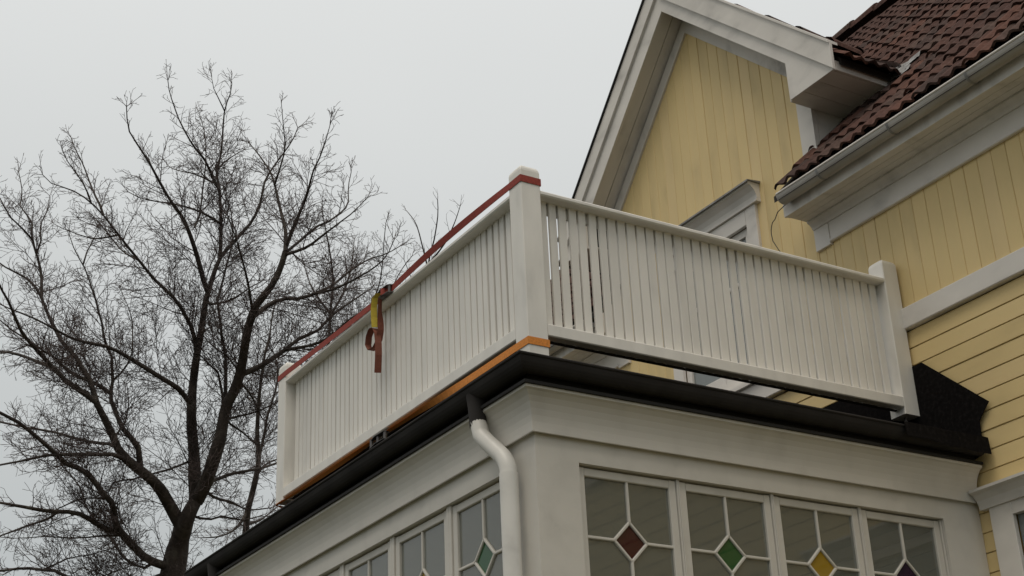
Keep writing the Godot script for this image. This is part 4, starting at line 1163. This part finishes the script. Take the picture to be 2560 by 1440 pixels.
func build_straps() -> void:
	var u := thing("ratchet_strap", "red lashing strap round the railing post caps with its ratchet and loose tail hanging", "strap", Vector3.ZERO, "lashing straps on the railing")
	var wv := Vector3(0, 0.0235, 0)
	var y0 := 1.031
	var e := 0.003
	var loop := [Vector3(-PW * 0.6, y0, -PW - e), Vector3(e, y0, -PW - e), Vector3(e, y0, -PW * 0.5), Vector3(e, y0, e), Vector3(-PW * 0.5, y0, e)]
	for k in 13:
		var t := k / 12.0
		loop.append(Vector3(lerpf(-PW, -1.72, t), lerpf(y0, 0.998, t * t) + 0.010 * sin(PI * t), e + 0.004 * sin(PI * t)))
	var w := []
	for k in loop.size():
		var t := clampf((k - 5) / 12.0, 0.0, 1.0)
		w.append(Vector3(0, 0.0235, 0.006 * sin(PI * t)))
	put("webbing", ribbon(loop, w, 0.003), M.red_web, u)
	var far := []
	var w2 := []
	for k in 13:
		var t := k / 12.0
		far.append(Vector3(lerpf(-1.84, RL + PW, t), lerpf(0.994, y0 - 0.004, t) - 0.010 * sin(PI * t), e + 0.004 * sin(PI * t)))
		w2.append(wv)
	for q in [Vector3(RL - e, y0 - 0.004, e), Vector3(RL - e, y0 - 0.004, -PW - e), Vector3(RL + PW * 0.6, y0 - 0.004, -PW - e)]:
		far.append(q)
		w2.append(wv)
	put("webbing", ribbon(far, w2, 0.003), M.red_web, u)
	# ratchet lying on the handrail
	var ra := node("ratchet", u)
	var b := Shape.new()
	for sy in [-1.0, 1.0]:
		b.prism(PackedVector2Array([Vector2(-1.67, -0.012), Vector2(-1.70, 0.028), Vector2(-1.80, 0.034), Vector2(-1.88, 0.014), Vector2(-1.88, -0.010), Vector2(-1.78, -0.016)]), func(q: Vector2, d: float) -> Vector3: return Vector3(q.x, 0.997 + d, q.y + 0.012), sy * 0.027 - 0.0015, sy * 0.027 + 0.0015)
	put("side_plates", b, M.steel, ra)
	var sp := Shape.new()
	for q in [Vector3(-1.77, 0, 0.02), Vector3(-1.70, 0, 0.016), Vector3(-1.86, 0, 0.014)]:
		sp.tube(PackedVector3Array([q + Vector3(0, 0.964, 0), q + Vector3(0, 1.030, 0)]), PackedFloat32Array([0.012, 0.012]), 10, true)
	put("spindle", sp, M.steel, ra)
	var wrap := []
	var w3 := []
	for k in 15:
		var an := TAU * k / 14.0
		wrap.append(Vector3(-1.77 + cos(an) * 0.026, 0.996, 0.02 + sin(an) * 0.026))
		w3.append(Vector3(0, 0.0235, 0))
	put("wound_webbing", ribbon(wrap, w3, 0.005), M.red_web, ra)
	var tail := [Vector3(-1.80, 0.998, 0.050), Vector3(-1.835, 0.975, 0.062), Vector3(-1.855, 0.91, 0.060), Vector3(-1.860, 0.84, 0.056), Vector3(-1.858, 0.765, 0.052)]
	var w4 := []
	for k in tail.size(): w4.append(Vector3(0.011, 0, -0.0185))
	put("yellow_end", ribbon(tail, w4, 0.003), M.yellow_web, u)
	# the loose tail, curled once and hanging down
	var lp := []
	var w5 := []
	for q in [[-1.800, 0.960, 0.040], [-1.815, 0.88, 0.034], [-1.822, 0.80, 0.026], [-1.826, 0.735, 0.022], [-1.850, 0.672, 0.022], [-1.910, 0.632, 0.024], [-1.975, 0.640, 0.026], [-2.012, 0.690, 0.028], [-1.995, 0.750, 0.030], [-1.940, 0.786, 0.034], [-1.885, 0.770, 0.038], [-1.845, 0.720, 0.040], [-1.832, 0.64, 0.038], [-1.838, 0.56, 0.034], [-1.862, 0.48, 0.026], [-1.876, 0.440, 0.022]]:
		lp.append(Vector3(q[0], q[1], q[2]))
	var curve := Curve3D.new()
	for i in lp.size():
		var tn: Vector3 = (lp[mini(i + 1, lp.size() - 1)] - lp[maxi(i - 1, 0)]) * 0.17
		curve.add_point(lp[i], -tn, tn)
	var fine := []
	var ln := curve.get_baked_length()
	for k in 61:
		var q := curve.sample_baked(ln * k / 60.0)
		fine.append(q)
		var f := k / 60.0
		var flat := clampf((f - 0.70) / 0.1, 0.0, 1.0) + clampf((0.16 - f) / 0.08, 0.0, 1.0)
		w5.append(Vector3(0, 0, 0.0235).lerp(Vector3(0.0125, 0, 0.0200) if f < 0.4 else Vector3(-0.0125, 0.002, 0.0200), minf(flat, 1.0)))
	put("loose_tail", ribbon(fine, w5, 0.003), M.brown_web, u)

	var l := thing("ratchet_strap", "orange lashing strap drawn round the post feet under the bottom rail", "strap", Vector3.ZERO, "lashing straps on the railing")
	var yl := -0.026
	var lo := [Vector3(-PW * 0.6, yl, -PW - e), Vector3(e, yl, -PW - e), Vector3(e, yl, -PW * 0.5), Vector3(e, yl, e), Vector3(-PW * 0.5, yl, e)]
	var lw := [wv, wv, wv, wv, wv]
	for k in 31:
		var t := k / 30.0
		var x := lerpf(-PW, -1.80, t)
		lo.append(Vector3(x, yl + 0.001 + 0.026 * t - 0.006 * sin(PI * t), e - 0.018 * t))
		var tw := 1.3 * smoothstep(0.3, 0.85, t)
		lw.append(Vector3(0, cos(tw), sin(tw)) * lerpf(0.0235, 0.013, smoothstep(0.35, 1.0, t)))
	put("webbing", ribbon(lo, lw, 0.003), M.orange_web, l)
	var lo2 := []
	var lw2 := []
	for k in 31:
		var t := k / 30.0
		lo2.append(Vector3(lerpf(-2.02, RL, t), yl + 0.026 - 0.008 * sin(PI * t), -0.012 + 0.008 * t))
		var tw := 1.42 - 0.40 * sin(t * 3.1)
		lw2.append(Vector3(0, cos(tw), sin(tw)) * (0.012 + 0.004 * sin(t * 5.0)))
	lo2.append(Vector3(RL - e, yl + 0.004, -PW - e))
	lw2.append(wv)
	put("webbing", ribbon(lo2, lw2, 0.003), M.orange_web, l)
	var hk := node("ratchet", l)
	var hb := Shape.new()
	for sy in [-1.0, 1.0]:
		hb.prism(PackedVector2Array([Vector2(-1.79, -0.018), Vector2(-1.80, 0.020), Vector2(-1.92, 0.026), Vector2(-2.03, 0.010), Vector2(-2.03, -0.014)]), func(q: Vector2, d: float) -> Vector3: return Vector3(q.x, -0.026 + d, q.y), sy * 0.026 - 0.0015, sy * 0.026 + 0.0015)
	put("side_plates", hb, M.steel, hk)
	var hs := Shape.new()
	for q in [-1.81, -1.91, -2.01]:
		hs.tube(PackedVector3Array([Vector3(q, -0.056, 0.002), Vector3(q, 0.004, 0.002)]), PackedFloat32Array([0.013, 0.013]), 10, true)
	put("spindle", hs, M.steel, hk)

func build_cable() -> void:
	var c := thing("hanging_cable", "thin dark cable hanging from the gutter end in front of the yellow gable", "cable")
	var pts := PackedVector3Array([Vector3(-0.70, 1.86, ZW + 0.31), Vector3(-0.785, 1.825, ZW + 0.33), Vector3(-0.820, 1.781, ZW + 0.33), Vector3(-0.862, 1.765, ZW + 0.33), Vector3(-0.884, 1.70, ZW + 0.33), Vector3(-0.876, 1.623, ZW + 0.33), Vector3(-0.83, 1.52, ZW + 0.32), Vector3(-0.78, 1.35, ZW + 0.22), Vector3(-0.74, 1.1, ZW + 0.08), Vector3(-0.73, 0.80, ZW + 0.05)])
	var cv := Curve3D.new()
	for i in pts.size():
		var t := (pts[mini(i + 1, pts.size() - 1)] - pts[maxi(i - 1, 0)]) * 0.16
		cv.add_point(pts[i], -t, t)
	var f := PackedVector3Array()
	var rr := PackedFloat32Array()
	for k in 41:
		f.append(cv.sample_baked(cv.get_baked_length() * k / 40.0))
		rr.append(0.0035)
	var s := Shape.new()
	s.tube(f, rr, 6, true)
	put("wire", s, M.cable, c)
	boxed("wall_clip", Vector3(-0.745, 0.79, ZW + 0.001), Vector3(-0.715, 0.82, ZW + 0.056), M.cable, c)

# ------------------------------------------------------------------ bare trees
func smooth(flat: Array) -> PackedVector3Array:
	var p := PackedVector3Array()
	for i in range(0, flat.size(), 3): p.append(Vector3(flat[i], flat[i + 1], flat[i + 2]))
	var cv := Curve3D.new()
	for i in p.size():
		var t := (p[mini(i + 1, p.size() - 1)] - p[maxi(i - 1, 0)]) * 0.16
		cv.add_point(p[i], -t, t)
	cv.bake_interval = 0.05
	var ln := cv.get_baked_length()
	var n := maxi(4, int(ln / 0.16))
	var out := PackedVector3Array()
	for k in n + 1: out.append(cv.sample_baked(ln * k / n))
	return out

func sprout(sh: Shape, at: Vector3, dir: Vector3, length: float, r: float, level: int, dense: float) -> void:
	# a side branch that curls upward, with its own twigs
	var seg: int = [5, 4, 3, 2][level]
	var p := PackedVector3Array([at])
	var rad := PackedFloat32Array([r])
	var d := dir.normalized()
	for i in seg:
		d = (d + Vector3(rng.randfn(0, 0.14), rng.randfn(0, 0.12) + 0.05, rng.randfn(0, 0.14))).normalized()
		p.append(p[i] + d * length / seg)
		rad.append(lerpf(r, maxf(r * 0.4, 0.0026), (i + 1.0) / seg))
	sh.tube(p, rad, 4 if level == 0 else 3)
	if level >= 3: return
	var gap: float = [0.125, 0.11, 0.14][level] / dense
	var s := gap * 0.8
	while s < length:
		var f: float = s / length * seg
		var i := mini(int(f), seg - 1)
		var q := p[i].lerp(p[i + 1], f - i)
		var t := (p[i + 1] - p[i]).normalized()
		var side := t.cross(Vector3(rng.randfn(0, 1), rng.randfn(0, 1), rng.randfn(0, 1))).normalized()
		var nd := t * rng.randf_range(0.55, 1.0) + side * rng.randf_range(0.6, 1.0)
		var left := (length - s) * 0.6 + 0.07
		var nl := clampf(left * rng.randf_range(0.5, 1.2), 0.06, [0.75, 0.36, 0.15][level])
		sprout(sh, q, nd, nl, maxf(lerpf(rad[i], rad[i + 1], f - i) * 0.62, 0.0028), level + 1, dense)
		s += gap * rng.randf_range(0.6, 1.5)

func tree(called: String, label: String, limbs: Array, dense: float, reach: float) -> void:
	var first: Array = limbs[0][2]
	var base := Vector3(first[0], GY, first[2])
	var t := thing(called, label, "tree", base, "bare trees behind the railing")
	var tw := Shape.new()
	for k in limbs.size():
		var L: Array = limbs[k]
		var p := smooth(L[2])
		var n := p.size()
		var rad := PackedFloat32Array()
		for i in n:
			var f := float(i) / (n - 1)
			rad.append(lerpf(L[0], L[1] * 0.8, pow(f, 0.8)) * rng.randf_range(0.86, 0.96))
		var sh := Shape.new()
		if k == 0:
			var q := PackedVector3Array([base + Vector3(0, -0.1, 0), base + Vector3(0, 0.25, 0), base + Vector3(0.02, 1.2, 0.03)])
			var r0: float = L[0]
			var rr := PackedFloat32Array([r0 * 1.9, r0 * 1.45, r0 * 1.18])
			var steps := maxi(2, int((p[0].y - base.y - 1.2) / 0.8))
			for i in range(1, steps):
				q.append(q[2].lerp(p[0], float(i) / steps) + Vector3(rng.randfn(0, 0.02), 0, rng.randfn(0, 0.02)))
				rr.append(r0 * lerpf(1.16, 1.02, float(i) / steps))
			q.append_array(p)
			rr.append_array(rad)
			p = q
			rad = rr
		for i in p.size(): p[i] -= base
		sh.tube(p, rad, 14 if k == 0 else (9 if L[0] > 0.05 else 6), true)
		put("trunk" if k == 0 else "limb", sh, M.bark, t)
		# branches off this limb
		var total := 0.0
		for i in p.size() - 1: total += (p[i + 1] - p[i]).length()
		var s := 0.1
		if k == 0: s = total - 2.0
		var run := 0.0
		for i in p.size() - 1:
			var sl := (p[i + 1] - p[i]).length()
			while run + sl > s:
				var q := p[i].lerp(p[i + 1], (s - run) / sl)
				var f := s / total
				var tt := (p[i + 1] - p[i]).normalized()
				var rr: float = rad[i]
				var side := tt.cross(Vector3(rng.randfn(0, 1), rng.randfn(0, 1), rng.randfn(0, 1))).normalized()
				var lean := rng.randf_range(0.6, 1.2)
				var nd := tt * lean + side + Vector3(0, 0.25, 0)
				var nl := clampf((total - s) * 0.42 + 0.13, 0.14, reach) * rng.randf_range(0.45, 1.15)
				sprout(tw, q, nd, nl, clampf(rr * 0.40, 0.0034, 0.0075), 0 if nl > 0.42 else 1, dense)
				s += (0.19 if rr < 0.06 else 0.30) / dense * rng.randf_range(0.5, 1.5)
			run += sl
		# spray at the tip
		var tip := p[p.size() - 1]
		var td := (tip - p[p.size() - 2]).normalized()
		if L[1] > 0.022: continue
		for i in 3: sprout(tw, tip, td + Vector3(rng.randfn(0, 0.4), rng.randfn(0, 0.3) + 0.1, rng.randfn(0, 0.4)), rng.randf_range(0.12, 0.28), minf(L[1] * 0.7, 0.006), 1, dense)
	var c := put("crown", tw, M.twig, t)
	c.set_meta("kind", "stuff")
	print(called, " twig triangles ", tw.v.size() / 3)

func build_trees() -> void:
	tree("bare_tree", "large bare tree with a dark forked trunk left of the balcony", OAK_LIMBS, 1.5, 1.35)
	tree("bare_tree", "slim bare tree with an upright stem close beside the far railing post", STEM_LIMBS, 1.9, 1.5)
	tree("bare_tree", "fine bare tree behind the middle of the front handrail", FAR_LIMBS, 1.5, 1.4)
	tree("bare_tree", "small bare treetop poking up above the red strap", TIP_LIMBS, 0.6, 0.6)
